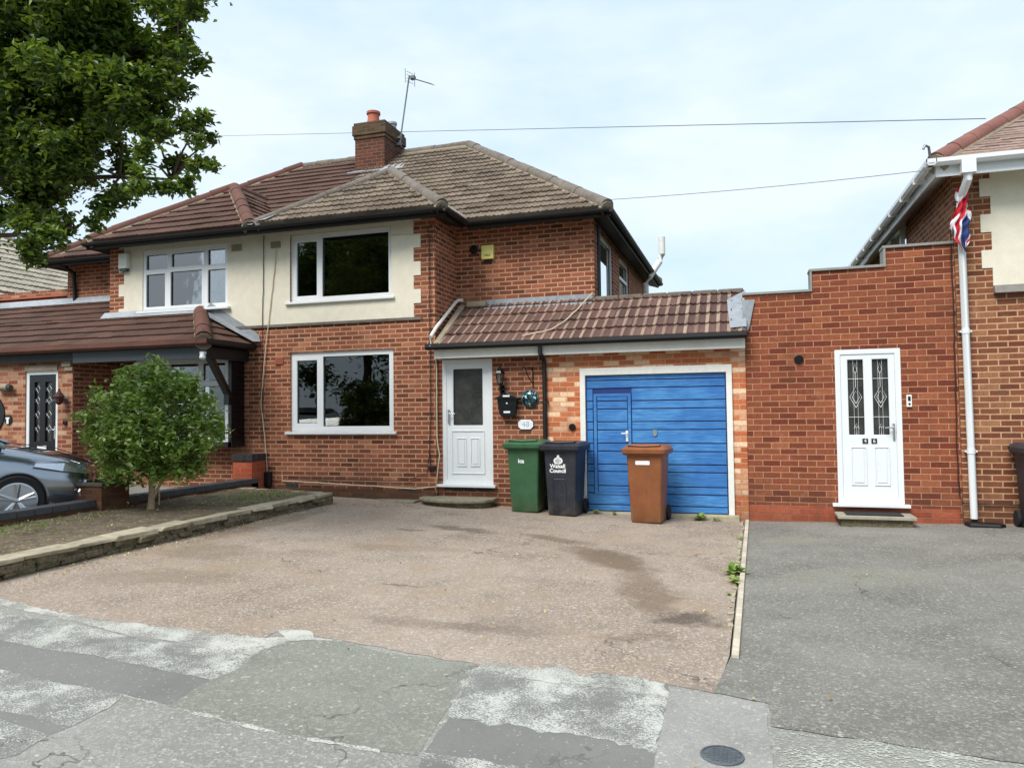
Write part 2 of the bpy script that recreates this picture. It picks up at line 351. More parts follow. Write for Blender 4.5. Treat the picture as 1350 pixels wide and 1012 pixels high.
M['drive_r'] = tarmac('grey drive tarmac', '7b7972', '98968e', '68665f', .8, stains=[(.9,7.5,.9,.5,30,.3,'8a8a78'),(.5,9.5,.5,.3,0,.35,'8e8c7a'),(1.35,4.05,.2,.08,0,.25,'aaa08a')])
M['pave'] = tarmac('grey pavement tarmac', '8f8e86', 'a9a8a0', '7d7c75', .7)
M['pave_green'] = tarmac('greenish pavement patch', '808078', '989a8e', '73746a', .7, scale=.9)
M['pave_smooth'] = tarmac('smooth dark pavement patch', '7a7a75', '878782', '70706b', .3, scale=1.6)
M['pave_light'] = tarmac('pale pavement patch', '93928d', 'aaa9a2', '83827d', .5)
M['pave_far'] = tarmac('road tarmac', '6a6a66', '7c7c77', '5c5c59', .4)
M['white_scr'] = speckle('worn white road scrape', '807f76', 'bbbbb2', .43, .54, 1.4)
M['speck'] = speckle('white flecked tarmac', '71726b', 'b8b9b1', .46, .54, 1.5)
M['speck2'] = speckle('pale scraped tarmac', '74756f', 'b8b9b1', .45, .54, 1.5)
M['speck3'] = speckle('faintly flecked tarmac', '757c70', 'b4b8ac', .5, .6, .8)

def txt(body, size, loc, mat, parent, name='lettering', ext=.001, rot=(R(90),0,0), local=False, align='CENTER', bold=0, shear=0):
    cu = bpy.data.curves.new(name, 'FONT'); cu.body = body; cu.size = size; cu.extrude = ext; cu.align_x = align; cu.align_y = 'CENTER'; cu.offset = bold; cu.shear = shear; cu.resolution_u = 3
    cu.space_line = .85
    tmp = bpy.data.objects.new(name, cu); COL.objects.link(tmp)
    dg = bpy.context.evaluated_depsgraph_get(); me = bpy.data.meshes.new_from_object(tmp.evaluated_get(dg)); bpy.data.objects.remove(tmp); bpy.data.curves.remove(cu)
    me.transform(Matrix.Translation(loc) @ Matrix.Rotation(rot[2],4,'Z') @ Matrix.Rotation(rot[1],4,'Y') @ Matrix.Rotation(rot[0],4,'X'))
    me.materials.clear(); me.materials.append(mat)
    o = bpy.data.objects.new(name, me); COL.objects.link(o); return attach(o, parent, local)

# ------------------------------------------------------------------ building helpers
def wall(name, mat, parent, axis, c, a0, a1, z0, z1, holes=(), t=.24, inward=1, label=None):
    """wall panel in plane x=c or y=c from a0..a1, z0..z1 with rectangular holes; thickness t toward inward*axis"""
    A = sorted({a0, a1, *[h[0] for h in holes], *[h[1] for h in holes]}); Zs = sorted({z0, z1, *[h[2] for h in holes], *[h[3] for h in holes]})
    m = MB(); d = c + inward*t
    P = (lambda a, z, k: (a, k, z)) if axis == 'y' else (lambda a, z, k: (k, a, z))
    inh = lambda a, z: any(h[0] < a < h[1] and h[2] < z < h[3] for h in holes)
    for i in range(len(A)-1):
        for j in range(len(Zs)-1):
            if inh((A[i]+A[i+1])/2, (Zs[j]+Zs[j+1])/2): continue
            for k in (c, d): m.face([P(A[i],Zs[j],k), P(A[i+1],Zs[j],k), P(A[i+1],Zs[j+1],k), P(A[i],Zs[j+1],k)])
    for (x0, x1, y0, y1) in [(a0,a1,z0,z1), *holes]:
        for (p, q) in (((x0,y0),(x1,y0)),((x1,y0),(x1,y1)),((x1,y1),(x0,y1)),((x0,y1),(x0,y0))):
            m.face([P(*p,c), P(*q,c), P(*q,d), P(*p,d)])
    me = bpy.data.meshes.new(name); me.from_pydata(m.v, [], m.f); bm = bmesh.new(); bm.from_mesh(me)
    bmesh.ops.remove_doubles(bm, verts=bm.verts, dist=.0005); bmesh.ops.recalc_face_normals(bm, faces=bm.faces); bm.to_mesh(me); bm.free()
    me.materials.append(mat); o = bpy.data.objects.new(name, me); COL.objects.link(o)
    if label: o['label'] = label
    return attach(o, parent)

def window(parent, x0, x1, z0, z1, y, lights, glass, frame=None, depth=.07, sill=True, fw=.055, plane='y', name='window', sm=None):
    """lights: list of (x0,x1,z0,z1) glass rectangles; frame fills the rest"""
    fm = frame or M['white']
    A = sorted({x0, x1, *[q[0] for q in lights], *[q[1] for q in lights]}); Zs = sorted({z0, z1, *[q[2] for q in lights], *[q[3] for q in lights]})
    P = (lambda a, k, z: (a, k, z)) if plane == 'y' else (lambda a, k, z: (k, a, z))
    m = MB(); yb = y + depth if plane == 'y' else y - depth
    inh = lambda a, z: any(h[0] < a < h[1] and h[2] < z < h[3] for h in lights)
    for i in range(len(A)-1):
        for j in range(len(Zs)-1):
            if inh((A[i]+A[i+1])/2, (Zs[j]+Zs[j+1])/2): continue
            for k in (y, yb): m.face([P(A[i],k,Zs[j]), P(A[i+1],k,Zs[j]), P(A[i+1],k,Zs[j+1]), P(A[i],k,Zs[j+1])])
    for (a0, a1, b0, b1) in [(x0,x1,z0,z1), *lights]:
        for (p, q) in (((a0,b0),(a1,b0)),((a1,b0),(a1,b1)),((a1,b1),(a0,b1)),((a0,b1),(a0,b0))):
            m.face([P(p[0],y,p[1]), P(q[0],y,q[1]), P(q[0],yb,q[1]), P(p[0],yb,p[1])])
    me = bpy.data.meshes.new(name); me.from_pydata(m.v, [], m.f); bm = bmesh.new(); bm.from_mesh(me)
    bmesh.ops.remove_doubles(bm, verts=bm.verts, dist=.0005); bmesh.ops.recalc_face_normals(bm, faces=bm.faces); bm.to_mesh(me); bm.free()
    me.materials.append(fm); w = bpy.data.objects.new(name, me); COL.objects.link(w); attach(w, parent)
    bv = w.modifiers.new('bevel','BEVEL'); bv.width = .006; bv.segments = 1; bv.limit_method = 'ANGLE'
    s = 1 if plane == 'y' else -1; g = MB(); gk = MB()
    for (a0, a1, b0, b1) in lights:
        yy = y + s*.035
        if plane == 'y': g.box(a0-.004, yy, b0-.004, a1+.004, yy+.004, b1+.004)
        else: g.box(yy-.004, a0-.004, b0-.004, yy, a1+.004, b1+.004)
        # black gasket round each pane and a raised sash bead
        for (c0, c1, e0, e1) in ((a0,a1,b0,b0+.008),(a0,a1,b1-.008,b1),(a0,a0+.008,b0+.008,b1-.008),(a1-.008,a1,b0+.008,b1-.008)):
            if plane == 'y': gk.box(c0, yy-.008, e0, c1, yy-.002, e1)
            else: gk.box(yy+.002, c0, e0, yy+.008, c1, e1)
    g.build('pane', glass, w); gk.build('gasket', M['black'], w)
    if sill:
        b = MB()
        if plane == 'y': b.box(x0-.08, y-.09, z0-.045, x1+.06, y-.001, z0-.001)
        else: b.box(y+.001, x0-.03, z0-.04, y+.06, x1+.03, z0-.001)
        b.build('sill', sm or fm, w, bevel=.006)
    return w

def tile_roof(name, mat, parent, pts, gauge=.24, pitch=.15, amp=.022, thick=.036, label=None):
    pts = [Vector(p) for p in pts]; U = (pts[1]-pts[0]).normalized(); N = U.cross(pts[2]-pts[0]).normalized()
    if N.z < 0: N = -N
    V = N.cross(U)
    if V.z < 0: V = -V
    O = pts[0]; uv = [((p-O).dot(U), (p-O).dot(V)) for p in pts]
    u0 = min(a for a, b in uv); u1 = max(a for a, b in uv); v1 = max(b for a, b in uv)
    du = pitch/6; nu = int((u1-u0)/du)+2; nk = int(v1/gauge)+1
    def h(u):
        t = (u/pitch) % 1
        return amp*(math.exp(-((t-.5)/.16)**2) + .55*math.exp(-(min(t,1-t)/.12)**2))
    verts = []; faces = []; uvs = []
    jit = {}
    for k in range(nk):
        for (vv, hh) in ((k*gauge-.025, -.02), (k*gauge-.025, thick), ((k+1)*gauge+.01, .004)):
            for i in range(nu):
                u = u0+i*du; q = jit.setdefault((k, int(u//.3)), random.uniform(-.005,.005))
                H = (h(u)+hh+q) if hh != -.02 else -.02
                p = O+U*u+V*(vv+(q*.8 if vv < k*gauge else 0))+N*H; verts.append(p); uvs.append((u, vv+.03))
        b = k*3*nu
        for r in (0, 1):
            for i in range(nu-1):
                a = b+r*nu+i; faces.append((a, a+1, a+nu+1, a+nu))
    me = bpy.data.meshes.new(name); me.from_pydata(verts, [], faces)
    bm = bmesh.new(); bm.from_mesh(me); bm.verts.ensure_lookup_table(); L = bm.loops.layers.uv.new('UVMap')
    for i, v in enumerate(bm.verts):
        for l in v.link_loops: l[L].uv = uvs[i]
    cen = sum(pts, Vector())/len(pts)
    for i in range(len(pts)):
        a, b = pts[i], pts[(i+1) % len(pts)]; e = (b-a).normalized(); n = e.cross(N)
        if n.dot(cen-a) > 0: n = -n
        if i == 0: continue
        geom = bm.verts[:]+bm.edges[:]+bm.faces[:]
        bmesh.ops.bisect_plane(bm, geom=geom, plane_co=a+n*.001, plane_no=n, clear_outer=True)
    bmesh.ops.bisect_plane(bm, geom=bm.verts[:]+bm.edges[:]+bm.faces[:], plane_co=pts[0]+(U*(u0-.0)), plane_no=-U, clear_outer=True)
    bmesh.ops.recalc_face_normals(bm, faces=bm.faces); bm.to_mesh(me); bm.free()
    # felt sheet just under the tiles closes the roof
    me.materials.append(mat); o = bpy.data.objects.new(name, me); COL.objects.link(o)
    if label: o['label'] = label
    attach(o, parent); f = MB(); f.face([p-N*.03 for p in pts]); f.build('roof_felt', M['soffit'], o)
    return o
def ridge(parent, mat, a, b, r=.11, seg=.45, name='ridge_tiles', drop=.03):
    a = Vector(a); b = Vector(b); L = (b-a).length; n = max(1, round(L/seg)); d = (b-a)/n; m = MB(); mm = MB()
    for i in range(n):
        p = a+d*i; q = a+d*(i+1)+d.normalized()*.012; z = Vector((0,0,-drop+random.uniform(-.008,.008))); rr = r*random.uniform(.98,1.02)
        m.tube([p+z, p+z+d*.12, q+z], rr, 14, rs=[rr*1.04, rr*1.02, rr])
    mm.tube([a+Vector((0,0,-drop-.05)), b+Vector((0,0,-drop-.05))], r*1.1, 10)
    o = m.build(name, mat, parent, smooth=True); mm.build('bedding_mortar', M['cement'], o); return o
def panels(m, rects, y, d=.012, w=.016):
    for (a0,a1,b0,b1) in rects:
        m.box(a0, y-d, b0, a1, y, b0+w); m.box(a0, y-d, b1-w, a1, y, b1); m.box(a0, y-d, b0+w, a0+w, y, b1-w); m.box(a1-w, y-d, b0+w, a1, y, b1-w)
        (a1-a0) < .3 and m.box(a0+w*2.2, y-d*.8, b0+w*2.2, a1-w*2.2, y, b1-w*2.2)
def pipe_clip(m, x, y, z, r): m.box(x-r*1.7, y-r*.4, z-.012, x+r*1.7, y+r*1.9, z+.012)

PR = -7.85     # party line at the roof
PW = -7.95     # party line at the wall
EZ = 4.80; SL = .72
WY = 10.95; HY = 11.03; UY = 11.9
exec_parts = []
# ================================================================== OUR HOUSE
H = empty('semi_detached_house', (-4.7, 12.5, .1), 'brick semi-detached house with cream render, grey tiled roof, white door and blue garage door', 'house')
wL = (-7.42,-5.47,1.28,2.63); wU = (-7.42,-5.49,3.50,4.66)
wall('front_wall', M['brick'], H, 'y', WY, PW, -4.72, .0, 4.82, [wL, wU])
wall('bay_side_wall', M['brick'], H, 'x', -4.722, WY+.002, UY, .0, 4.82, t=.24, inward=-1)
wall('upper_wall', M['brick'], H, 'y', UY, -4.96, -2.3, 2.2, 4.82)
sw1 = (12.42,13.74,3.42,4.62); sw2 = (14.5,15.75,3.42,4.62)
wall('side_wall', M['brick'], H, 'x', -2.302, UY+.002, 18.6, 0, 4.82, [sw1, sw2], inward=-1)
wall('rear_wall', M['brick'], H, 'y', 18.6, PW, -2.3, 0, 4.82, inward=-1)
wall('hall_wall', M['brick'], H, 'y', HY, -4.722, -2.93, .0, 2.62, [(-4.64,-3.79,.44,2.42)], t=.2)
wall('garage_wall', M['brick_garage'], H, 'y', 11.0, -2.925, .025, -.05, 2.62, [(-2.37,-.165,.08,2.22)], t=.2, label='orange brick wall round the garage door')
wall('garage_side_wall', M['brick_garage'], H, 'x', .02, 12.0, 16.5, 0, 3.2, inward=-1, t=.1)
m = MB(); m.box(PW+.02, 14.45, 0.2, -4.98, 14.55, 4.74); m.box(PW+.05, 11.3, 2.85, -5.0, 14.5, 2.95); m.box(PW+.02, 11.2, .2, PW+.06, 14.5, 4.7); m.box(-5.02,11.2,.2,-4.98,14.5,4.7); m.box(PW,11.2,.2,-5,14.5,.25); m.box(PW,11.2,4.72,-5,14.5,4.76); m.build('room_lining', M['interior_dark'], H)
m = MB(); m.box(-5.2, 12.2, 3.0, -5.15, 18.3, 4.7); m.box(-5.2, 12.2, 3.0, -2.6, 18.3, 3.05); m.build('room_lining', M['room'], H)
# render panel with toothed edge
def toothed(xa, xb, z0, z1, dirx, y, first_out=False):
    pts = [(xa, z0), (xb, z0)]; z = z0; out = first_out; k = 0
    while z < z1-.01:
        zn = min(z+.2265, z1); x = xb + (dirx*.125 if out else 0)
        pts += [(x, z), (x, zn)]; z = zn; out = not out
    pts += [(xa, z1)]
    q = [pts[0]]
    for p in pts[1:]:
        if (abs(p[0]-q[-1][0])+abs(p[1]-q[-1][1])) > 1e-6: q.append(p)
    return q
def render_panel(parent, xa, xb, dirx, y, z0, z1, hole, name='render_panel'):
    # split round the window so the opening stays open
    x0, x1, h0, h1 = hole; m = MB(); lo, hi = (xa, xb) if dirx > 0 else (xb, xa)
    if dirx > 0:
        m.prism(toothed(x1, xb, z0, z1, 1, y), 'y', y-.014, y-.001); m.box(xa, y-.014, z0, x0, y-.001, z1)
    else:
        m.prism(toothed(x0, xb, z0, z1, -1, y), 'y', y-.014, y-.001); m.box(x1, y-.014, z0, xa, y-.001, z1)
    m.box(x0, y-.014, z0, x1, y-.001, h0)
    m.box(x0, y-.014, h1, x1, y-.001, z1)
    return m.build(name, M['render'], parent)
render_panel(H, PW, -5.09, 1, WY, 3.13, 4.79, wU)
MB().box(PW, WY-.03, 3.085, -4.95, WY-.001, 3.13).build('drip_course', M['ridge'], H)
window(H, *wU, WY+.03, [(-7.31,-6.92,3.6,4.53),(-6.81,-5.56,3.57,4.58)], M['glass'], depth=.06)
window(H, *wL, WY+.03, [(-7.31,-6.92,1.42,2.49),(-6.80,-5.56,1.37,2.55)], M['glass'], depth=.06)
# windows in the side wall
window(H, *sw1, -2.33, [(12.5,13.66,3.5,4.56)], M['glass_side'], plane='x')
window(H, *sw2, -2.33, [(14.58,15.67,3.5,4.2),(14.58,15.67,4.27,4.55)], M['glass_side'], plane='x')
# roof
rm = M['tile_grey']
R1 = (-5.70, 15.2, EZ+3.7*SL)
tile_roof('roof', rm, H, [(PR,11.5,EZ),(-2.0,11.5,EZ),R1,(PR,15.2,EZ+3.7*SL)])
tile_roof('roof', rm, H, [(-2.0,11.5,EZ),(-2.0,18.9,EZ),R1])
tile_roof('roof', rm, H, [(-2.0,18.9,EZ),(PR,18.9,EZ),(PR,15.2,EZ+3.7*SL),R1])
hw = (-4.42-PR)/2; AX = PR+hw; AY = 10.55+hw; AZ = EZ+hw*SL; VY = 11.5+hw
tile_roof('bay_roof', rm, H, [(PR,10.55,EZ),(-4.42,10.55,EZ),(AX,AY,AZ)])
tile_roof('bay_roof', rm, H, [(-4.42,10.55,EZ),(-4.42,11.5,EZ),(AX,VY,AZ),(AX,AY,AZ)])
tile_roof('bay_roof', rm, H, [(PR,10.55,EZ),(PR,11.5,EZ),(AX,VY,AZ),(AX,AY,AZ)])
up = lambda p, d=.035: (p[0], p[1], p[2]+d)
ridge(H, M['ridge'], up((-2.0,11.5,EZ)), up(R1)); ridge(H, M['ridge'], up(R1), up((-7.3,15.2,EZ+3.7*SL)))
ridge(H, M['ridge'], up((-2.0,18.9,EZ)), up(R1)); ridge(H, M['ridge'], up((-4.42,10.55,EZ)), up((AX,AY,AZ)), r=.1)
ridge(H, M['ridge'], up((PR+.02,10.55,EZ)), up((AX,AY,AZ)), r=.085); ridge(H, M['ridge'], up((AX,AY,AZ)), up((AX,VY,AZ)), r=.1)
MB().tube([(-4.42,11.5,EZ+.02),(AX,VY,AZ+.02)], .05, 6).build('valley_mortar', M['cement'], H)
# lead at the apex foot of the chimney
m = MB()
for k in range(7):
    a = k*.06; m.face([(AX-.25+a, AY-.02, AZ+.05),(AX-.15+a, AY-.02, AZ+.05),(AX-.17+a*1.1, AY+.12, AZ+.17+.03*(k%2))])
m.build('lead_soaker', M['lead'], H)
# eaves: soffit boards, fascia and gutters
def eave_run(parent, p, q, inward, gm, sm, w=.36, gr=.055, gz_=EZ-.055, fz=.16):
    """p,q along the gutter line (2D), inward = unit 2D vector to the wall"""
    (x0,y0),(x1,y1) = p, q; ix, iy = inward
    a = (x0+ix*.06, y0+iy*.06); b = (x1+ix*.06, y1+iy*.06)
    m = MB(); m.face([(a[0],a[1],gz_-.1),(b[0],b[1],gz_-.1),(b[0]+ix*w,b[1]+iy*w,gz_-.01),(a[0]+ix*w,a[1]+iy*w,gz_-.01)])
    m.face([(a[0],a[1],gz_-.1),(b[0],b[1],gz_-.1),(b[0],b[1],gz_+.05),(a[0],a[1],gz_+.05)])
    m.face([(a[0]+ix*.02,a[1]+iy*.02,gz_-.095),(b[0]+ix*.02,b[1]+iy*.02,gz_-.095),(b[0]+ix*.02,b[1]+iy*.02,gz_+.04),(a[0]+ix*.02,a[1]+iy*.02,gz_+.04)])
    m.build('soffit', sm, parent)
    g = MB(); n = 8; L = [(x0,y0),(x1,y1)]
    prof = [(-gr*math.cos(math.pi*k/n), -gr*math.sin(math.pi*k/n)) for k in range(n+1)]
    prof2 = [(c*.88, d*.88) for c, d in reversed(prof)]; pr_ = prof+prof2; k0 = len(g.v)
    for (x, y) in L:
        for (c, d) in pr_: g.v.append((x+ix*c, y+iy*c, gz_+d))
    k = len(pr_)
    for i in range(k): g.f.append((k0+i, k0+(i+1)%k, k0+k+(i+1)%k, k0+k+i))
    g.f.append(tuple(range(k0, k0+k))); g.f.append(tuple(range(k0+2*k-1, k0+k-1, -1)))
    g.build('gutter', gm, parent)
eave_run(H, (PR,10.5),(-4.37,10.5),(0,1), M['black'], M['soffit'], .4)
eave_run(H, (-4.37,10.5),(-4.37,11.47),(-1,0), M['black'], M['soffit'], .3)
eave_run(H, (-4.37,11.45),(-1.95,11.45),(0,1), M['black'], M['soffit'], .4)
eave_run(H, (-1.95,11.45),(-1.95,18.9),(-1,0), M['black'], M['soffit'], .3)
MB().tube([(-4.36,10.6,EZ+.0),(-4.36,11.42,EZ+.0)], .012, 6).build('gutter_lip', M['white_pt'], H)
# lean-to roof over hall and garage
le = (-4.6, 10.7); LZ = 2.63; top = 3.38
s1 = (top-LZ)/(UY-10.7)
tile_roof('lean_to_roof', M['tile_lean'], H, [(-4.58,10.7,LZ),(.03,10.7,LZ),(.03,UY-.01,top),(-4.5,UY-.01,top)], gauge=.335, pitch=.15, amp=.02, label='brown mottled tiles over hall and garage')
MB().face([(-2.3,UY,top),(.03,UY,top),(.03,16.5,3.2),(-2.3,16.5,3.2)]).build('garage_flat_roof', M['mat'], H)
MB().box(-2.3,UY,2.9,.0,UY+.1,top-.03).build('garage_upstand', M['brick_garage'], H)
m = MB()
for k in range(6):
    x = -2.28+k*.385; m.box(x, UY-.1, top-.03, x+.375, UY+.14, top+.05)
m.build('ridge_capping', M['ridge'], H, bevel=.02)
m = MB(); m.face([(-4.2,UY-.16,top-.08),(-2.33,UY-.16,top-.08),(-2.33,UY-.02,top+.03),(-4.2,UY-.02,top+.03)]); m.face([(-4.2,UY-.012,top+.03),(-2.31,UY-.012,top+.03),(-2.31,UY-.012,top+.11),(-4.2,UY-.012,top+.11)])
m.build('lead_flashing', M['lead'], H)
m = MB(); z_ = lambda y: LZ+(y-10.7)*s1
m.face([(.03-.2,10.74,z_(10.74)+.06),(.03+.02,10.74,z_(10.74)+.07),(.03+.02,11.8,z_(11.8)+.07),(-.22,11.55,z_(11.55)+.06)])
m.face([(.0,10.955,2.62),(.08,10.955,2.70),(.17,10.955,3.12),(.0,10.955,3.12)])
m.build('lead_flashing', M['lead'], H)
m = MB(); m.prism([(10.70,LZ-.02),(11.86,top-.02),(11.86,top+.05),(10.70,LZ+.05)], 'x', -4.66, -4.55); m.build('verge_mortar', M['cement'], H, bevel=.02)
m = MB(); m.box(-4.5,UY-.14,top-.02,-4.15,UY-.01,top+.08); m.build('mortar_fillet', M['cement'], H, bevel=.03)
MB().box(-4.68, 10.80, 2.43, .025, 10.83, 2.575).build('fascia', M['white_pt'], H, bevel=.003)
MB().box(-4.68, 10.83, 2.50, .02, 11.02, 2.53).build('soffit_board', M['soffit'], H)
g = MB()
g.prism([(10.66,2.66),(10.655,2.60),(10.69,2.565),(10.77,2.565),(10.80,2.60),(10.80,2.66),(10.79,2.66),(10.79,2.605),(10.765,2.577),(10.695,2.577),(10.665,2.605),(10.67,2.66)], 'x', -4.78, .05)
g.build('lean_to_gutter', M['black'], H)
m = MB(); m.tube([(-2.92,10.73,2.57),(-2.92,10.73,2.45),(-2.92,10.96,2.36),(-2.92,10.96,.35)], .034, 10)
pipe_clip(m, -2.92, 10.94, 1.72, .034); pipe_clip(m, -2.92, 10.94, .8, .034); m.build('downpipe', M['black'], H, smooth=True)
m = MB(); m.tube([(-4.58,UY-.06,3.50),(-4.66,UY-.08,3.50),(-4.685,11.75,3.46),(-4.685,10.92,2.95),(-4.69,10.70,2.78),(-4.69,10.68,2.62)], .028, 8); m.build('overflow_pipe', M['white_pt'], H, smooth=True)
# small round vents
def vent(parent, x, y, z, r=.06, mat='black'):
    m = MB(); m.lathe([(r,0),(r,-.03),(r*.82,-.035),(r*.8,-.012),(0.001,-.012)], (x,y,z), 18, 'y'); 
    for k in range(-2,3): m.box(x-r*.7, y-.03, z+k*r*.3-.004, x+r*.7, y-.014, z+k*r*.3+.004)
    return m.build('wall_vent', M[mat], parent)
vent(H, -4.42+.03, UY, 4.37, .075); vent(H, -2.5, 11.0, 1.34, .05)
def airbrick(parent, x0, x1, z0, z1, y, mat):
    m = MB(); m.box(x0, y-.02, z0, x1, y, z1)
    for k in range(3):
        zz = z0+(z1-z0)*(k+.5)/3; m.box(x0+.015, y-.028, zz-.008, x1-.015, y-.02, zz+.008)
    return m.build('air_vent', mat, parent)
airbrick(H, -7.79, -7.60, 4.46, 4.57, WY-.014, M['cement']); airbrick(H, -7.72, -7.56, 2.44, 2.56, WY, M['terracotta'])
airbrick(H, -5.33,-5.1,.27,.37, WY, M['grey_fascia']); airbrick(H, -7.5,-7.28,.3,.4, WY, M['grey_fascia'])
# front door
def upvc_door(parent, x0, x1, z0, z1, y, glasses, pans, gm, name='front_door', dm=None, fm=None):
    d = window(parent, x0, x1, z0, z1, y, [(x0+.07,x1-.07,z0+.06,z1-.07)], M['interior_dark'], depth=.09, sill=True, name='door_frame', frame=fm or M['white'])
    for ch in list(d.children):
        if ch.name.startswith(('pane','gasket')): bpy.data.objects.remove(ch)
    X0,X1,Z0,Z1 = x0+.072,x1-.072,z0+.062,z1-.072
    dr = window(parent, X0, X1, Z0, Z1, y+.012, glasses, gm, depth=.06, sill=False, name=name, frame=dm or M['white'])
    if pans:
        m = MB(); panels(m, pans, y+.012); m.build('door_panel', dm or M['white'], dr, bevel=.004)
    return dr
d = upvc_door(H, -4.64,-3.79,.44,2.42, HY, [(-4.46,-3.96,1.37,2.27)], [(-4.49,-3.93,.60,1.29),(-4.40,-4.235,.72,1.17),(-4.17,-4.01,.72,1.17)], M['obscured'])
m = MB(); m.box(-4.545,HY-.012,1.4,-4.515,HY+.01,1.62); m.tube([(-4.53,HY-.01,1.56),(-4.53,HY-.05,1.56),(-4.41,HY-.055,1.555)], .01, 8); m.build('handle', M['chrome'], d)
MB().box(-4.62,HY-.008,.34,-3.8,HY-.001,.395).build('soldier_course', M['blue_brick'], H)
MB().box(-7.93,WY-.035,.0,-4.74,WY-.002,.335).build('plinth', M['brick_wall'], H, bevel=.004)
# garage door
GD = MB(); fr = MB(); fr.box(-2.37,10.96,2.11,-.165,11.06,2.218); fr.box(-2.37,10.96,.08,-2.29,11.06,2.11); fr.box(-.245,10.96,.05,-.165,11.06,2.11)
gf = fr.build('garage_door_frame', M['white_pt'], H, bevel=.004)
gx0, gx1, gb, gt = -2.288, -.247, .085, 2.108; GY = 11.0
cuts = [2.108,2.03,1.91,1.72,1.60,1.41,1.29,1.09,.97,.78,.67,.46,.35,.18,.085]
wx0, wx1, wz0, wz1 = -2.17,-1.61,.33,1.83
bd = MB(); wk = MB()
for hi, lo in zip(cuts, cuts[1:]):
    a, b = lo+.008, hi-.008; wide = (hi-lo) > .15
    segs = [(gx0+.014, gx1-.014)] if not (lo < wz1-.02 and hi > wz0+.02) else [(gx0+.014, wx0-.014), (wx1+.014, gx1-.014)]
    for s0, s1_ in segs: bd.box(s0, GY-.0 if wide else GY+.004, a, s1_, GY+.02, b)
    if lo < wz1-.02 and hi > wz0+.02: wk.box(wx0+.055, GY-.003 if wide else GY+.003, max(a,wz0+.04), wx1-.055, GY+.018, min(b,wz1-.04))
go = bd.build('garage_door', M['blue'], H, bevel=.003, label='blue boarded up-and-over garage door')
MB().box(gx0,GY+.021,gb,gx1,GY+.04,gt).build('door_backing', M['blue_dark'], go)
wo = wk.build('wicket_door', M['blue'], go, bevel=.003)
m = MB(); m.box(wx0,GY-.010,wz0,wx0+.045,GY+.02,wz1); m.box(wx1-.045,GY-.010,wz0,wx1,GY+.02,wz1); m.box(wx0+.045,GY-.010,wz1-.04,wx1-.045,GY+.02,wz1); m.box(wx0+.045,GY-.010,wz0,wx1-.045,GY+.02,wz0+.035)
m.build('wicket_frame', M['blue'], go, bevel=.002)
m = MB(); m.box(-1.69,GY-.02,1.12,-1.655,GY-.01,1.28); m.tube([(-1.672,GY-.012,1.24),(-1.672,GY-.06,1.24),(-1.75,GY-.065,1.235)], .009, 8); m.build('handle', M['white'], go)
m = MB(); m.prism([(-1.295,1.29),(-1.235,1.29),(-1.235,1.22),(-1.265,1.185),(-1.295,1.22)], 'y', GY-.015, GY-.004); m.build('lock_cover', M['chrome'], go)
MB().box(-2.42,10.84,-.04,-.1,11.0,.082).build('threshold', M['concrete'], H, bevel=.012)
# cables on the front
ROOFCAB = [(-2.33,UY-.03,top+.12),(-2.5,11.5,LZ+.8*s1+.07),(-2.62,11.15,LZ+.45*s1+.07),(-2.78,10.9,LZ+.2*s1+.07),(-3.2,10.74,LZ+.10)]
def cable(parent, pts, r, mat, name='wall_cable'):
    P = []
    for i in range(len(pts)-1):
        a, b = Vector(pts[i]), Vector(pts[i+1])
        n = max(2, int((b-a).length/.12))
        for k in range(n): P.append(a.lerp(b, k/n)+Vector((random.uniform(-.006,.006),0,random.uniform(-.004,.004))))
    P.append(Vector(pts[-1])); return MB().tube(P, r, 6).build(name, mat, parent, smooth=True)
yc = WY-.03
cable(H, ROOFCAB, .010, M['cable_w'])
cable(H, [(-7.68,yc,4.45),(-7.74,yc,3.9),(-7.84,yc,3.15),(-7.90,yc,2.7),(-7.99,yc,1.8),(-7.92,yc,1.2),(-7.86,yc,.55)], .009, M['cable_w'])
cable(H, [(-7.93,yc,4.7),(-7.96,yc,3.1),(-7.97,yc,1.1)], .007, M['cable_d'])
cable(H, [(-4.80,yc,4.45),(-4.80,yc,3.1),(-4.80,yc,1.5),(-4.83,yc,1.0),(-4.80,yc,.62)], .008, M['cable_d'])
cable(H, [(-4.78,HY-.03,2.55),(-4.70,HY-.1,2.4),(-4.70,HY-.1,1.2),(-4.66,HY-.1,.9),(-4.72,HY-.1,.4),(-5.1,WY-.045,.36),(-6.6,WY-.045,.42),(-7.55,WY-.045,.45),(-7.56,WY-.045,.55)], .009, M['cable_w'])
cable(H, [(-4.83,yc,.95),(-4.87,yc,.6),(-5.3,yc,.48),(-6.6,yc,.50),(-7.5,yc,.52)], .007, M['cable_d'])
MB().box(-7.9,WY-.09,.35,-7.78,WY-.002,.6).build('meter_box', M['soffit'], H, bevel=.02)
MB().box(-4.84,WY-.06,.66,-4.72,WY-.002,.73).build('junction_box', M['black'], H, bevel=.008)
cable(H, [(-5.45,WY-.03,4.5),(-4.8,WY-.03,4.47)], .005, M['cable_w'])
# looped cable under the eave
m = MB(); m.tube([(-4.75+.09*math.cos(a), WY-.03, 4.5+.11*math.sin(a)) for a in np.linspace(.4, 6.6, 18)], .006, 6); m.build('cable_loop', M['cable_d'], H)
# flue on the side wall
m = MB(); fx = -2.1
m.tube([(fx,16.95,3.2),(fx,16.95,4.42),(fx+.08,17.0,4.6),(-1.80,17.2,4.98),(-1.74,17.22,5.15),(-1.74,17.22,5.55)], .075, 12); m.build('flue_pipe', M['white_pt'], H, smooth=True)
m = MB(); m.tube([(-2.24,UY+.1,4.7),(-2.24,UY+.1,3.45)], .03, 8); m.build('downpipe', M['black'], H, smooth=True)
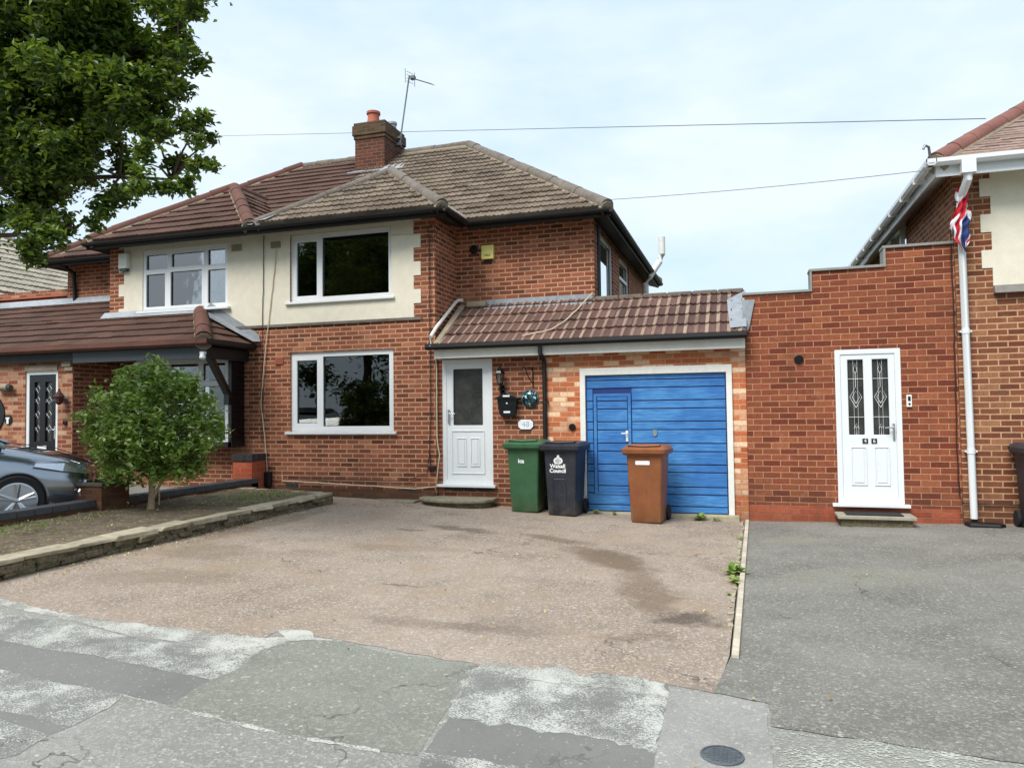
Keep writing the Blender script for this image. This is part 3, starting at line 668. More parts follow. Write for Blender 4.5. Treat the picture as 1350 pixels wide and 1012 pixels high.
# chimney
cx0, cx1, cy0, cy1 = -8.12, -7.40, 14.45, 15.4
CORB = brick('mossy corbel brick', ['3c3226','4e3a2a','463628','5a4430'], '5e5a48', dirt=.6, blotch='6a6a4c')
ch = MB().box(cx0, cy0, 6.0, cx1, cy1, 7.63).build('chimney', M['brick_dark'], H)
MB().box(cx0-.025, cy0-.025, 7.63, cx1+.025, cy1+.025, 7.71).box(cx0-.05, cy0-.05, 7.71, cx1+.05, cy1+.05, 7.93).box(cx0-.025,cy0-.025,7.93,cx1+.025,cy1+.025,8.0).build('chimney_corbel', CORB, ch, bevel=.01)
MB().lathe([(.16,0),(.15,.1),(.13,.2),(.13,.3),(.155,.31),(.155,.36),(.12,.36),(.11,.1)], (-7.82,14.75,7.97), 20).build('chimney_pot', M['terracotta'], ch, smooth=True)
MB().lathe([(.1,0),(.09,.2),(.11,.21),(.11,.26),(.05,.28)], (-7.58,15.2,7.97), 16).build('chimney_cowl', M['lead'], ch, smooth=True)
m = MB(); m.box(cx0-.12,cy0-.14,6.82,cx1+.1,cy0-.01,6.88); m.face([(cx0-.25,cy0-.35,6.62),(cx1+.1,cy0-.35,6.68),(cx1+.05,cy0-.01,6.95),(cx0-.05,cy0-.01,6.95)]); m.face([(cx0-.3,cy0-.3,6.6),(cx0-.02,cy0-.02,6.95),(cx0-.02,cy0+.3,7.1),(cx0-.12,cy0+.1,6.9)])
m.face([(cx1+.012,cy0,6.7),(cx1+.012,cy0,6.95),(cx1+.012,cy1,7.6),(cx1+.012,cy1,7.3)])
m.build('lead_apron', M['lead'], ch)

# ------------------------------------------------------------------ things on our front
A = empty('tv_aerial', (-7.1,15.0,7.6), 'grey TV aerial on a tall pole strapped to the chimney', 'aerial')
m = MB(); m.tube([(-7.30,15.0,7.62),(-7.05,15.0,9.16)], .018, 8); m.build('pole', M['alu'], A)
m = MB(); m.box(-7.5,14.95,7.60,-7.27,15.05,7.66); m.box(-7.5,14.95,7.75,-7.26,15.05,7.80); m.build('bracket', M['iron'], A)
m = MB(); b0, b1 = Vector((-7.06,15.0,9.13)), Vector((-6.36,14.7,8.74)); m.tube([b0,b1], .011, 6); dr_ = (b1-b0).normalized(); sd = dr_.cross(Vector((0,0,1))).normalized()
for k in range(9):
    p = b0.lerp(b1, .22+.78*k/8); m.tube([p-sd*.075,p+sd*.075], .006, 5)
pr0 = b0.lerp(b1,.05)
for s in (-1,1):
    for q in (.04,.11): m.tube([pr0-sd*.1+Vector((.0,0,s*q)), pr0+sd*.1+Vector((0,0,s*q))], .005, 5)
    m.tube([pr0+sd*.14*s+Vector((0,0,-.16)), pr0+sd*.14*s+Vector((0,0,.16))], .007, 5)
m.box(-7.0,14.93,9.06,-6.9,15.03,9.13); m.build('antenna_array', M['iron'], A)

A = empty('alarm_box', (-4.14+.02,UY-.04,4.3), 'pale yellow burglar alarm box high on the brick wall under the eave', 'alarm box')
MB().box(-4.24,UY-.075,4.18,-4.02,UY-.002,4.42).build('cover', M['yellow'], A, bevel=.012)
MB().box(-4.2,UY-.05,4.15,-4.06,UY-.002,4.18).build('strobe', M['soffit'], A)
txt('YALE', .05, (-4.13,UY-.078,4.245), M['ink'], A, bold=.001)

A = empty('wall_lantern', (-3.62,HY-.08,2.05), 'black carriage lantern on the brick wall right of the white door', 'lantern')
lx, ly = -3.62, HY-.13
m = MB(); m.lathe([(.02,0),(.045,-.02),(.05,-.045),(.03,-.07)], (lx,HY-.01,1.93), 14, 'y'); m.tube([(lx,HY-.02,1.93),(lx,ly,1.93),(lx,ly,1.99)], .011, 8); m.box(lx-.035,HY-.02,1.83,lx+.035,HY-.001,2.0)
m.build('bracket', M['black_gl'], A, smooth=True)
m = MB(); m.lathe([(.03,2.0-.0),(.045,2.01),(.045,2.025)], (lx,ly,0), 6)
for k in range(6):
    a = k*math.pi/3; m.tube([(lx+.045*math.cos(a),ly+.045*math.sin(a),2.02),(lx+.066*math.cos(a),ly+.066*math.sin(a),2.17)], .005, 5)
m.lathe([(.085,2.165),(.085,2.18),(.06,2.215),(.03,2.24),(.012,2.25),(.016,2.275),(.004,2.29)], (lx,ly,0), 6); m.build('lantern_frame', M['black_gl'], A)
MB().lathe([(.04,2.025),(.061,2.165)], (lx,ly,0), 6).build('lantern_glass', M['lamp_glass'], A)

A = empty('letterbox', (-3.52,HY-.06,1.7), 'black wall mounted letterbox with white slot labels beside the door', 'letterbox')
m = MB(); m.prism([(-3.68,1.79),(-3.35,1.79),(-3.39,1.54),(-3.42,1.50),(-3.60,1.50),(-3.64,1.54)], 'y', HY-.11, HY-.002); m.build('box', M['black_gl'], A, bevel=.008)
m = MB(); m.prism([(-3.72,1.79),(-3.515,1.875),(-3.31,1.79),(-3.33,1.775),(-3.70,1.775)], 'y', HY-.14, HY-.002); m.build('lid', M['black_gl'], A, bevel=.005)
m = MB(); m.box(-3.57,HY-.146,1.81,-3.46,HY-.141,1.835); m.box(-3.57,HY-.115,1.56,-3.465,HY-.111,1.59); m.lathe([(.012,0),(.012,-.01),(.001,-.01)], (-3.515,HY-.112,1.71), 10, 'y'); m.build('slot_plate', M['white_ink'], A)

A = empty('hanging_bracket', (-3.15,HY-.02,2.1), 'empty black iron hanging basket bracket on the brick wall by the drainpipe', 'bracket')
m = MB(); m.tube([(-3.12,HY-.012,2.27),(-3.12,HY-.012,1.95)], .009, 6); m.tube([(-3.12,HY-.015,2.24),(-3.16,HY-.12,2.25),(-3.2,HY-.24,2.24),(-3.2,HY-.26,2.27)], .008, 6); m.tube([(-3.12,HY-.015,2.0),(-3.16,HY-.1,2.1),(-3.19,HY-.2,2.235)], .008, 6)
o = m.build('bracket_arm', M['black_gl'], A)

# glass mosaic ornament
A = empty('mosaic_ornament', (-3.17,HY-.04,1.78), 'round dark teal mosaic ornament hung on the brick wall above the number plaque', 'ornament')
def mosaic():
    t = NT('teal mosaic'); P = t.pos(); v = t.vor(P, 38, out=1); s = t.n('ShaderNodeSeparateColor'); t.l(v, s.inputs[0])
    c = t.ramp(s.outputs[0], [(0,S('0c2226')),(.5,S('1d4a50')),(.8,S('2c6a6c')),(.92,S('b8d8d8'))], 'CONSTANT'); return t.fin(c, .15, 0, .7)
MB().lathe([(.001,-.085),(.06,-.08),(.1,-.062),(.125,-.035),(.135,0)], (-3.17,HY-.004,1.78), 24, 'y').build('glass_dome', mosaic(), A, smooth=True)
MB().lathe([(.137,-.002),(.145,-.012),(.137,-.022)], (-3.17,HY-.002,1.78), 24, 'y').build('rim', M['iron'], A)

A = empty('number_plaque', (-3.25,HY-.01,1.38), 'small white house number plaque on the brick wall above the green bin', 'plaque')
def octo(x0,x1,z0,z1,c): return [(x0+c,z0),(x1-c,z0),(x1,z0+c),(x1,z1-c),(x1-c,z1),(x0+c,z1),(x0,z1-c),(x0,z0+c)]
MB().prism(octo(-3.375,-3.115,1.295,1.465,.045), 'y', HY-.012, HY-.001).build('backing', M['black'], A)
MB().prism(octo(-3.365,-3.125,1.305,1.455,.042), 'y', HY-.02, HY-.012).build('plate', M['white_ink'], A)
txt('48', .12, (-3.245,HY-.022,1.38), M['ink_blue'], A, name='numerals')

# door step of our house
def slab_poly(name, pts, z0, z1, mat, parent=None, bev=.015): return MB().prism(pts, 'z', z0, z1).build(name, mat, parent, bevel=bev)
A = empty('doorstep', (-4.3,10.7,.13), 'mossy rounded stone doorstep below the white front door', 'doorstep')
slab_poly('step_slab', [(-4.95,10.93),(-4.93,10.72),(-4.75,10.55),(-4.5,10.47),(-4.2,10.44),(-3.95,10.48),(-3.78,10.6),(-3.70,10.78),(-3.70,10.98),(-4.68,11.0)], .2, .25, M['slab'], A)
slab_poly('step_base', [(-4.9,10.95),(-4.88,10.75),(-4.7,10.6),(-4.2,10.5),(-3.85,10.6),(-3.76,10.8),(-3.76,10.99)], .05, .2, M['stone'], A)
A = empty('sunken_slab', (-5.3,10.75,.17), 'low cracked paving slab against the plinth left of the doorstep', 'paving slab')
slab_poly('slab', [(-5.75,10.9),(-5.6,10.72),(-5.2,10.66),(-5.0,10.68),(-5.0,10.92)], .12, .19, M['slab'], A)

# ================================================================== WHEELIE BINS
def bin_(loc, rz, mat, label, brand=None, wheel_side=True, cat='wheelie bin'):
    r = empty('wheelie_bin', loc, label, cat, 'wheelie bins on the drives', rz)
    n = 10
    def ring(z, w, d0, d1, c=.035):
        P = []
        for (cx, cy, a0) in ((w-c, d1-c, 0), (-w+c, d1-c, 90), (-w+c, d0+c, 180), (w-c, d0+c, 270)):
            for k in range(4):
                a = R(a0+30*k); P.append((cx+c*math.cos(a), cy+c*math.sin(a), z))
        return P
    m = MB(); lv = [(0.012,.195,-.21,.20),(.03,.205,-.225,.21),(.30,.217,-.238,.25),(.90,.243,-.266,.29),(.925,.246,-.27,.295),(.935,.285,-.305,.325),(.942,.290,-.312,.33),(.985,.292,-.312,.33),(.985,.26,-.27,.30)]
    base = 0
    for z,w,a,b in lv: m.v += ring(z,w,a,b)
    k = 16
    for i in range(len(lv)-1):
        for j in range(k): m.f.append((i*k+j, i*k+(j+1)%k, (i+1)*k+(j+1)%k, (i+1)*k+j))
    m.f.append(tuple(range(k))); m.f.append(tuple((len(lv)-1)*k+j for j in range(k)))
    body = m.build('body', mat, r, True, smooth=True)
    m = MB(); lv = [(.958,.302,-.335,.33,.05),(1.008,.308,-.342,.335,.05),(1.014,.298,-.33,.333,.05),(1.03,.29,-.31,.33,.06),(1.056,.255,-.24,.29,.06),(1.062,.22,-.2,.25,.06)]
    for z,w,a,b,c in lv: m.v += ring(z,w,a,b,c)
    for i in range(len(lv)-1):
        for j in range(k): m.f.append((i*k+j, i*k+(j+1)%k, (i+1)*k+(j+1)%k, (i+1)*k+j))
    m.f.append(tuple(range(k))); m.f.append(tuple((len(lv)-1)*k+j for j in range(k)))
    lid = m.build('lid', mat, r, True, smooth=True)
    m = MB(); m.tube([(-.22,-.20,1.05),(-.21,-.275,1.068),(0,-.29,1.056),(.21,-.275,1.068),(.22,-.20,1.05)], .014, 8); m.build('lid_grip', mat, lid, True, smooth=True)
    m = MB(); m.tube([(-.22,.33,.99),(-.22,.40,1.03),(.22,.40,1.03),(.22,.33,.99)], .016, 8)
    for x in (-.22,.22): m.box(x-.02,.28,.93,x+.02,.40,1.02)
    m.build('handle', mat, r, True)
    m = MB(); m.tube([(-.22,.275,.105),(.22,.275,.105)], .014, 8); m.build('axle', M['iron'], r, True)
    for s in (-1,1):
        w = MB(); w.lathe([(.10,-.022),(.108,0),(.10,.022),(.06,.024),(.05,.012),(.001,.012)] , (s*.225,.275,.105), 22, 'x'); w.build('wheel', M['tyre'], r, True, smooth=True)
    for s in (-1,1):
        q = MB(); q.prism([(-.20,.94),(-.28,.955),(-.12,.955)] , 'x', s*.262, s*.255); 
    return r, body
g, b = bin_((-3.12,10.70,gz(-3.1,10.7)), R(-1), M['bin_green'], 'green wheelie bin against the brick wall beside the white door')
txt('ica', .085, (-.03,-.2595,.76), M['white_ink'], b, local=True, bold=.003, rot=(R(92.4),0,0))
g, b = bin_((-2.52,10.58,gz(-2.5,10.6)), R(-3), M['bin_black'], 'charcoal council wheelie bin with white crest, between the green bin and garage')
cb = M['white_ink']
txt('Walsall\nCouncil', .078, (-.04,-.257,.685), cb, b, local=True, bold=.0025, rot=(R(92.4),0,0))
m = MB(); cxm = -.03
for s in (-1,1): m.lathe([(.045,-.003),(.045,.003),(.026,.003),(.026,-.003)], (cxm+s*.022,-.263,.795), 16, 'y')
m.lathe([(.016,-.003),(.02,0),(.016,.003)], (cxm,-.265,.86), 12, 'y'); m.prism([(cxm-.028,.835),(cxm+.028,.835),(cxm,.875)], 'y', -.269, -.263); m.build('crest', cb, b, True)
m = MB()
for (p, q) in (((-.115,.05),(-.115,.5)),((.075,.05),(.075,.5))): m.tube([(p[0],-.227,p[1]),(q[0],-.2475,q[1])], .007, 6)
m.tube([(-.115,-.247,.5),(-.10,-.249,.53),(.06,-.249,.53),(.075,-.247,.5)], .006, 6); m.build('moulded_rib', M['bin_black'], b, True)
g, b = bin_((-1.30,10.40,gz(-1.3,10.4)), R(-4), M['bin_brown'], 'brown wheelie bin with blank white sticker in front of blue garage door')
m = MB(); m.prism(octo(-.12,.075,.80,.855,.008), 'y', -.268, -.261); m.build('sticker', M['white_ink'], b, True)
g, b = bin_((3.47,10.55,gz(3.4,10.5)), R(0), M['bin_black'], 'black wheelie bin cut off by the right edge, against the mottled brick house')

# ================================================================== NEIGHBOUR (left semi)
N = empty('semi_detached_house', (-11,12.5,.3), 'adjoining left semi-detached house with brown tiled roof, porch canopy and black front door', 'house')
NX = -11.35; NU = -13.45
nw = (-10.57,-8.69,3.50,4.62)
wall('front_wall', M['brick'], N, 'y', WY, NX, PW, 0, 4.82, [nw,(-10.4,-8.4,1.1,2.65)])
wall('bay_side_wall', M['brick'], N, 'x', NX-.002, WY+.002, UY, 0, 4.82, inward=1)
wall('upper_wall', M['brick'], N, 'y', UY, NU, NX+.24, 2.5, 4.82)
wall('side_wall', M['brick'], N, 'x', NU-.002, UY+.002, 18.6, 2.5, 4.82, inward=1)
render_panel(N, PW, -11.0, -1, WY, 3.13, 4.79, nw)
MB().box(-11.0, WY-.03, 3.085, PW, WY-.001, 3.13).build('drip_course', M['ridge'], N)
w = window(N, *nw, WY+.0, [(-10.5,-10.08,3.58,4.18),(-9.95,-9.26,3.58,4.2),(-9.13,-8.76,3.58,4.18),(-10.5,-10.02,4.27,4.54),(-9.93,-9.22,4.29,4.53),(-9.13,-8.76,4.27,4.54)], M['glass_sky'], depth=.06)
m = MB()
for k in range(14):
    x = -10.52+k*.03; m.tube([(x,11.06,3.5),(x+.012*(k%3),11.06,4.2)], .02, 6)
for k in range(8): m.tube([(-9.1+k*.02,11.25,3.5),(-9.08+k*.015,11.25,4.2)], .02, 6)
m.build('curtain', M['curtain'], N)
MB().lathe([(.12,0),(.14,.1),(.1,.25),(.03,.34)], (-9.65,11.25,3.52), 12).build('lampshade', M['curtain'], N, smooth=True)
MB().box(-9.5,11.3,3.5,-9.2,11.33,3.85).build('picture_frame', M['cable_w'], N)
m = MB(); m.box(NX+.3,14.3,3.0,PW-.1,14.35,4.75); m.box(NX+.3,11.25,2.9,PW-.1,14.3,3.0); m.box(-8.35,11.2,3.0,-8.3,14.3,4.75); m.box(NX+.3,11.2,4.72,PW-.1,14.3,4.76); m.build('room_lining', M['room'], N)
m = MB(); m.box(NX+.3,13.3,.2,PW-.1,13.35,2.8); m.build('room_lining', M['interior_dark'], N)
nm = M['tile_brown']; RL = (-9.95,15.2,EZ+3.7*SL); NC = -13.65
tile_roof('roof', nm, N, [(NC,11.5,EZ),(PR-.003,11.5,EZ),(PR-.003,15.2,EZ+3.7*SL),RL], gauge=.28, pitch=.11, amp=.010)
tile_roof('roof', nm, N, [(NC,11.5,EZ),(NC,18.9,EZ),RL], gauge=.28, pitch=.11, amp=.010)
nh = (PR-(-11.45))/2; BX = PR-nh; BY = 10.55+nh; BZ = EZ+nh*SL; BV = 11.5+nh
tile_roof('bay_roof', nm, N, [(-11.45,10.55,EZ),(PR-.003,10.55,EZ),(BX,BY,BZ)], gauge=.28, pitch=.11, amp=.010)
tile_roof('bay_roof', nm, N, [(PR-.003,10.55,EZ),(PR-.003,11.5,EZ),(BX,BV,BZ),(BX,BY,BZ)], gauge=.28, pitch=.11, amp=.010)
tile_roof('bay_roof', nm, N, [(-11.45,10.55,EZ),(-11.45,11.5,EZ),(BX,BV,BZ),(BX,BY,BZ)], gauge=.28, pitch=.11, amp=.010)
rb = M['ridge_brown']
ridge(N, rb, up((PR-.1,10.57,EZ)), up((BX,BY,BZ)), r=.12); ridge(N, rb, up((-11.45,10.55,EZ)), up((BX,BY,BZ)), r=.11); ridge(N, rb, up((BX,BY,BZ)), up((BX,BV,BZ)), r=.11)
ridge(N, rb, up((NC,11.5,EZ)), up(RL)); ridge(N, M['ridge'], up(RL), up((-8.3,15.2,EZ+3.7*SL)), r=.09)
m = MB(); m.face([(PR-.12,10.5,EZ+.03),(PR+.25,10.5,EZ+.05),(PR+.32,10.75,EZ+.2),(PR,10.95,EZ+.1)]); m.face([(PR-.2,10.52,EZ+.0),(PR,10.49,EZ-.02),(PR+.02,10.6,EZ+.1),(PR-.15,10.65,EZ+.14)]); m.build('lead_valley', M['lead'], N)
eave_run(N, (-11.5,10.5),(PR,10.5),(0,1), M['black'], M['soffit'], .4)
eave_run(N, (-11.5,10.5),(-11.5,11.47),(1,0), M['black'], M['soffit'], .12)
eave_run(N, (NC-.05,11.45),(-11.5,11.45),(0,1), M['black'], M['soffit'], .4)
eave_run(N, (NC-.05,11.45),(NC-.05,18.9),(1,0), M['black'], M['soffit'], .2)
m = MB(); m.tube([(-13.2,11.5,4.68),(-13.2,11.82,4.55),(-13.2,11.86,3.9)], .04, 10); m.build('downpipe', M['black'], N, smooth=True)
airbrick(N, -8.6,-8.4,4.47,4.58, WY-.014, M['cement'])
# porch canopy roof: one slope rising back from Y 9.75
cz = lambda y: 2.78+(y-9.75)*.535
CE = -8.15
tile_roof('canopy_roof', nm, N, [(-19,9.75,2.78),(CE,9.75,2.78),(-9.28,WY-.0,cz(WY)),(-19,WY,cz(WY))], gauge=.30, pitch=.11, amp=.010)
tile_roof('canopy_roof', nm, N, [(-19,WY,cz(WY)),(NX-.0,WY,cz(WY)),(NX,UY,cz(UY)),(-19,UY,cz(UY))], gauge=.30, pitch=.11, amp=.010)
tile_roof('canopy_roof', nm, N, [(CE,9.75,2.78),(CE,WY,2.78),(-9.28,WY,cz(WY))], gauge=.30, pitch=.11, amp=.010)
ridge(N, rb, up((CE-.08,9.78,2.80)), up((-9.28,WY,cz(WY))), r=.125)
MB().tube([(CE-.12,9.8,2.84),(CE-.12,9.79,2.98)], .02, 6).build('hip_iron', M['alu'], N)
m = MB(); m.face([(-9.2,WY-.02,cz(WY)+.04),(-8.0,WY-.02,2.82),(-8.05,WY-.02,2.98),(-9.05,WY-.02,cz(WY)+.16)]); m.face([(-9.2,WY-.02,cz(WY)+.06),(-8.0,WY-.02,2.85),(-8.05,WY-.17,2.84),(-9.18,WY-.2,cz(WY)-.0)]); m.build('lead_flashing', M['lead'], N)
m = MB(); m.face([(-11.45,WY-.13,cz(WY-.13)+.05),(-9.3,WY-.13,cz(WY-.13)+.05),(-9.3,WY-.02,cz(WY)+.1),(-11.45,WY-.02,cz(WY)+.1)])
m.face([(-19,UY-.13,cz(UY-.13)+.05),(NX,UY-.13,cz(UY-.13)+.05),(NX,UY-.02,cz(UY)+.12),(-19,UY-.02,cz(UY)+.12)]); m.build('lead_flashing', M['lead'], N)
MB().box(-10.3,WY-.02,3.40,-9.3,WY-.002,3.455).build('sill_board', M['soffit'], N)
g = MB(); g.prism([(9.70,2.80),(9.695,2.73),(9.73,2.69),(9.80,2.69),(9.83,2.73),(9.83,2.80)], 'x', -19, CE+.04); g.build('canopy_gutter', M['ridge_brown'], N)
g = MB(); g.prism([(CE-.02,2.80),(CE-.02,2.72),(CE+.02,2.70),(CE+.06,2.73),(CE+.06,2.80)], 'y', 9.72, WY-.02); g.build('canopy_gutter', M['black'], N)
MB().box(-11.0,9.84,2.50,-8.25,9.88,2.69).build('canopy_fascia', M['grey_fascia'], N, bevel=.004)
MB().box(-19,9.84,2.55,-11.0,9.88,2.69).build('canopy_fascia', M['black'], N)
MB().box(-8.29,9.88,2.50,-8.25,WY-.02,2.69).build('canopy_fascia', M['black'], N)
MB().box(-11.1,9.88,2.60,-8.29,WY-.002,2.63).build('canopy_soffit', M['room'], N)
m = MB(); m.prism([(9.95,2.60),(10.07,2.60),(10.55,1.95),(10.55,1.75),(10.47,1.75),(10.47,1.92)], 'x', -8.40, -8.30); m.build('canopy_brace', M['black_gl'], N)
# projecting window under the canopy
MB().box(-10.45,10.60,1.04,-8.34,WY-.002,1.12).build('window_base', M['soffit'], N)
window(N, -10.4,-8.42,1.12,2.58, 10.62, [(-10.3,-9.75,1.2,2.08),(-9.65,-9.05,1.2,2.08),(-8.95,-8.5,1.2,2.08),(-10.3,-9.75,2.18,2.48),(-9.65,-9.05,2.18,2.48),(-8.95,-8.5,2.18,2.48)], M['glass'], depth=.06, sill=False)
MB().box(-8.415,10.60,1.04,-8.35,WY-.002,2.6).build('bay_cheek', M['black_gl'], N)
# porch wall with door
DX = -11.12
wall('porch_wall', M['brick_nb'], N, 'y', 9.95, -19, DX, 0, 2.62, [(-12.2,-11.45,.35,2.40)], t=.2, label='mixed orange brick wall with the black door')
wall('porch_side_wall', M['brick'], N, 'x', DX+.002, 9.952, WY, 0, 2.62, t=.2, inward=-1)
MB().box(-11.32,9.90,2.46,-11.12,9.948,2.56).box(-11.28,9.92,2.38,-11.10,9.948,2.45).build('corbel_stone', M['cement'], N, bevel=.005)
d = upvc_door(N, -12.2,-11.45,.35,2.40, 9.97, [(-12.02,-11.90,1.15,2.2),(-11.77,-11.63,1.15,2.2)], [(-12.05,-11.86,.5,.95),(-11.8,-11.6,.5,.95)], M['obscured'], dm=M['black_gl'])
m = MB(); m.box(-11.93,9.965,1.02,-11.72,9.978,1.08); m.build('letter_plate', M['white'], d, bevel=.003)
m = MB(); m.box(-11.545,9.965,1.2,-11.525,9.98,1.42); m.tube([(-11.535,9.97,1.36),(-11.535,9.93,1.36),(-11.63,9.925,1.355)], .009, 8); m.build('handle', M['chrome'], d)
m = MB()
for (a, b) in ((-12.02,-11.90),(-11.77,-11.63)):
    cxx = (a+b)/2
    for z in (1.35,1.6,1.85,2.05): m.tube([(a,10.008,z),(cxx,10.008,z+.09),(b,10.008,z)], .006, 4); m.tube([(a,10.008,z+.05),(cxx,10.008,z-.04),(b,10.008,z+.05)], .005, 4)
m.build('leaded_pattern', M['white'], d)
vent(N, -11.26, 9.95, 1.48, .04, 'soffit')
MB().box(-12.2,9.93,2.40,-11.45,9.949,2.50).build('door_head', M['cement'], N)

A = empty('alarm_box', (-10.95,WY-.06,4.45), 'white burglar alarm box on the cream render under the left house eave', 'alarm box')
MB().box(-11.06,WY-.10,4.32,-10.86,WY-.016,4.60).build('cover', M['white_pt'], A, bevel=.01); MB().box(-11.04,WY-.09,4.27,-10.88,WY-.016,4.32).build('strobe', M['grey_fascia'], A, bevel=.008)
A = empty('porch_lamp', (-11.3,9.88,1.9), 'rust coloured ornamental wall lamp right of the black door', 'wall lamp')
m = MB(); m.lathe([(.05,0),(.04,-.02),(.02,-.03)], (-11.27,9.948,1.88), 12, 'y'); m.tube([(-11.27,9.94,1.88),(-11.27,9.82,1.88),(-11.40,9.80,1.86)], .012, 8); m.build('arm', M['iron'], A)
m = MB(); m.lathe([(.02,-.14),(.06,-.1),(.07,-.02),(.09,0),(.05,.06),(.02,.1),(.015,.14)], (-11.27,9.82,1.93), 8); m.build('lamp_head', plain('rusty iron','4a2420',.8,0,.3,20,.4), A)
m = MB(); m.box(-11.55,9.80,1.84,-11.38,9.83,1.86); m.build('rod', M['alu'], A)
A = empty('round_plaque', (-12.58,9.94,1.52), 'small round black house plaque with white design left of the black door', 'plaque')
MB().lathe([(.09,0),(.09,-.015),(.001,-.018)], (-12.58,9.948,1.54), 20, 'y').build('disc', M['black_gl'], A); MB().box(-12.61,9.925,1.47,-12.56,9.929,1.56).box(-12.63,9.925,1.56,-12.54,9.929,1.585).build('white_design', M['white_ink'], A)
A = empty('security_lamp', (-12.62,9.88,2.1), 'grey cylindrical security lamp on the brick left of the black door', 'wall lamp')
m = MB(); m.tube([(-12.78,9.87,2.14),(-12.5,9.87,2.12)], .06, 12); m.box(-12.7,9.87,2.05,-12.58,9.948,2.18); m.build('housing', M['cement'], A, smooth=True)
MB().tube([(-12.5,9.87,2.12),(-12.44,9.87,2.12)], .045, 12).build('lens', M['grey_fascia'], A)
A = empty('wall_ornament', (-12.98,9.93,2.3), 'orange round wall ornament on the brick at the far left edge', 'ornament')
MB().lathe([(.11,0),(.1,-.03),(.05,-.045),(.001,-.05)], (-12.93,9.948,2.33), 18, 'y').build('disc', plain('orange ceramic','a8641e',.4,0,.25,30), A, smooth=True)
MB().lathe([(.35,0),(.35,-.02),(.30,-.02),(.30,-.005),(.001,-.005)], (-13.02,9.948,1.65), 24, 'y').build('arched_hatch', M['black_gl'], N)
A = empty('dome_camera', (-8.27,9.86,2.55), 'small white security camera under the canopy corner', 'camera')
MB().lathe([(.03,0),(.045,-.02),(.05,-.06),(.03,-.085),(.001,-.09)], (-8.27,9.80,2.56), 14).build('dome', M['white'], A, smooth=True); MB().box(-8.31,9.78,2.56,-8.23,9.84,2.6).build('mount', M['white'], A)

# far parapet and far house
F = empty('garage_parapet', (-15,12.2,2.6), 'red brick parapet wall with tile coping beyond the left canopy roof', 'wall')
MB().box(-19,12.0,2.6,NU-.01,12.22,4.12).build('brickwork', M['brick_plinth'], F)
MB().box(-19,11.96,4.12,NU-.01,12.26,4.16).build('coping', M['terracotta'], F)
MB().box(-19,11.98,4.16,NU-.01,12.24,4.27).build('brick_on_edge', M['brick_nb'], F)
F = empty('far_house', (-19,14.5,.3), 'far left house showing only a pale buff tiled hipped roof behind leaves', 'house')
ex = -15.6; fz = 4.35
tile_roof('roof', M['tile_far'], F, [(ex,9.0,fz),(ex,18.0,fz),(ex-3.4,14.6,fz+3.4*.62),(ex-3.4,12.4,fz+3.4*.62)], gauge=.32)
tile_roof('roof', M['tile_far'], F, [(ex,9.0,fz),(ex-10,9.0,fz),(ex-6.6,12.4,fz+3.4*.62),(ex-3.4,12.4,fz+3.4*.62)], gauge=.32)
ridge(F, M['ridge'], (ex,18,fz+.03), (ex-3.4,14.6,fz+3.4*.62+.03))
MB().box(ex-10,9.5,.3,ex-.4,17.6,fz).build('wall', M['brick'], F)

# ================================================================== RIGHT HOUSE AND ITS SIDE EXTENSION
Q = empty('detached_house', (4,12,.05), 'right hand brick house with white gutters and stepped brick extension with white door', 'house')
QX = 2.68
# stepped extension wall: three panels of rising height
rd = (1.19,2.0,.29,2.37); RY = 10.985
def stepped():
    m = MB(); steps = [(.03,.93,3.19),(.93,1.86,3.47),(1.86,QX,3.72)]
    x0,x1,z0,z1 = rd
    A_ = sorted({.03,.93,1.86,QX,x0,x1}); m_ = MB()
    for a, b in zip(A_, A_[1:]):
        top_ = [s[2] for s in steps if s[0] <= (a+b)/2 < s[1]][0]
        zs = [(-.1,z0),(z1,top_)] if x0 < (a+b)/2 < x1 else [(-.1,top_)]
        for (p, q) in zs:
            m_.face([(a,RY,p),(b,RY,p),(b,RY,q),(a,RY,q)]); m_.face([(a,RY+.22,p),(b,RY+.22,p),(b,RY+.22,q),(a,RY+.22,q)]); m_.face([(a,RY,q),(b,RY,q),(b,RY+.22,q),(a,RY+.22,q)])
    for x, lo, hi in ((.03,-.1,3.19),(.93,3.19,3.47),(1.86,3.47,3.72)): m_.face([(x,RY,lo),(x,RY+.22,lo),(x,RY+.22,hi),(x,RY,hi)])
    for (p, q) in (((x0,z0),(x0,z1)),((x1,z0),(x1,z1)),((x0,z1),(x1,z1)),((x0,z0),(x1,z0))): m_.face([(p[0],RY,p[1]),(q[0],RY,q[1]),(q[0],RY+.22,q[1]),(p[0],RY+.22,p[1])])
    return m_
o = stepped().build('extension_wall', M['brick_new'], Q)
m = MB(); m.box(-.0,RY-.03,3.19,.90,RY+.25,3.225); m.box(.89,RY-.03,3.47,1.83,RY+.25,3.505); m.box(1.82,RY-.03,3.72,QX-.01,RY+.25,3.755); m.box(.90,RY-.025,3.19,.928,RY+.25,3.47); m.box(1.83,RY-.025,3.47,1.858,RY+.25,3.72)
m.build('coping', M['grey_fascia'] if False else plain('grey coping','8a8a84',.8,0,.15,14,.4), Q, bevel=.004)
m = MB(); m.box(.032,RY-.006,-.1,1.12,RY-.001,.235); m.box(2.08,RY-.006,-.1,QX-.035,RY-.001,.235); m.box(1.12,RY-.006,-.1,2.08,RY-.001,.235); m.build('plinth', M['brick_plinth'], Q)
MB().face([(.1,RY+.2,3.1),(QX,RY+.2,3.1),(QX,17,3.0),(.1,17,3.0)]).build('extension_flat_roof', M['mat'], Q)
wall('extension_side_wall', M['brick_new'], Q, 'x', .035, RY+.22, 17, 0, 3.1, t=.2)
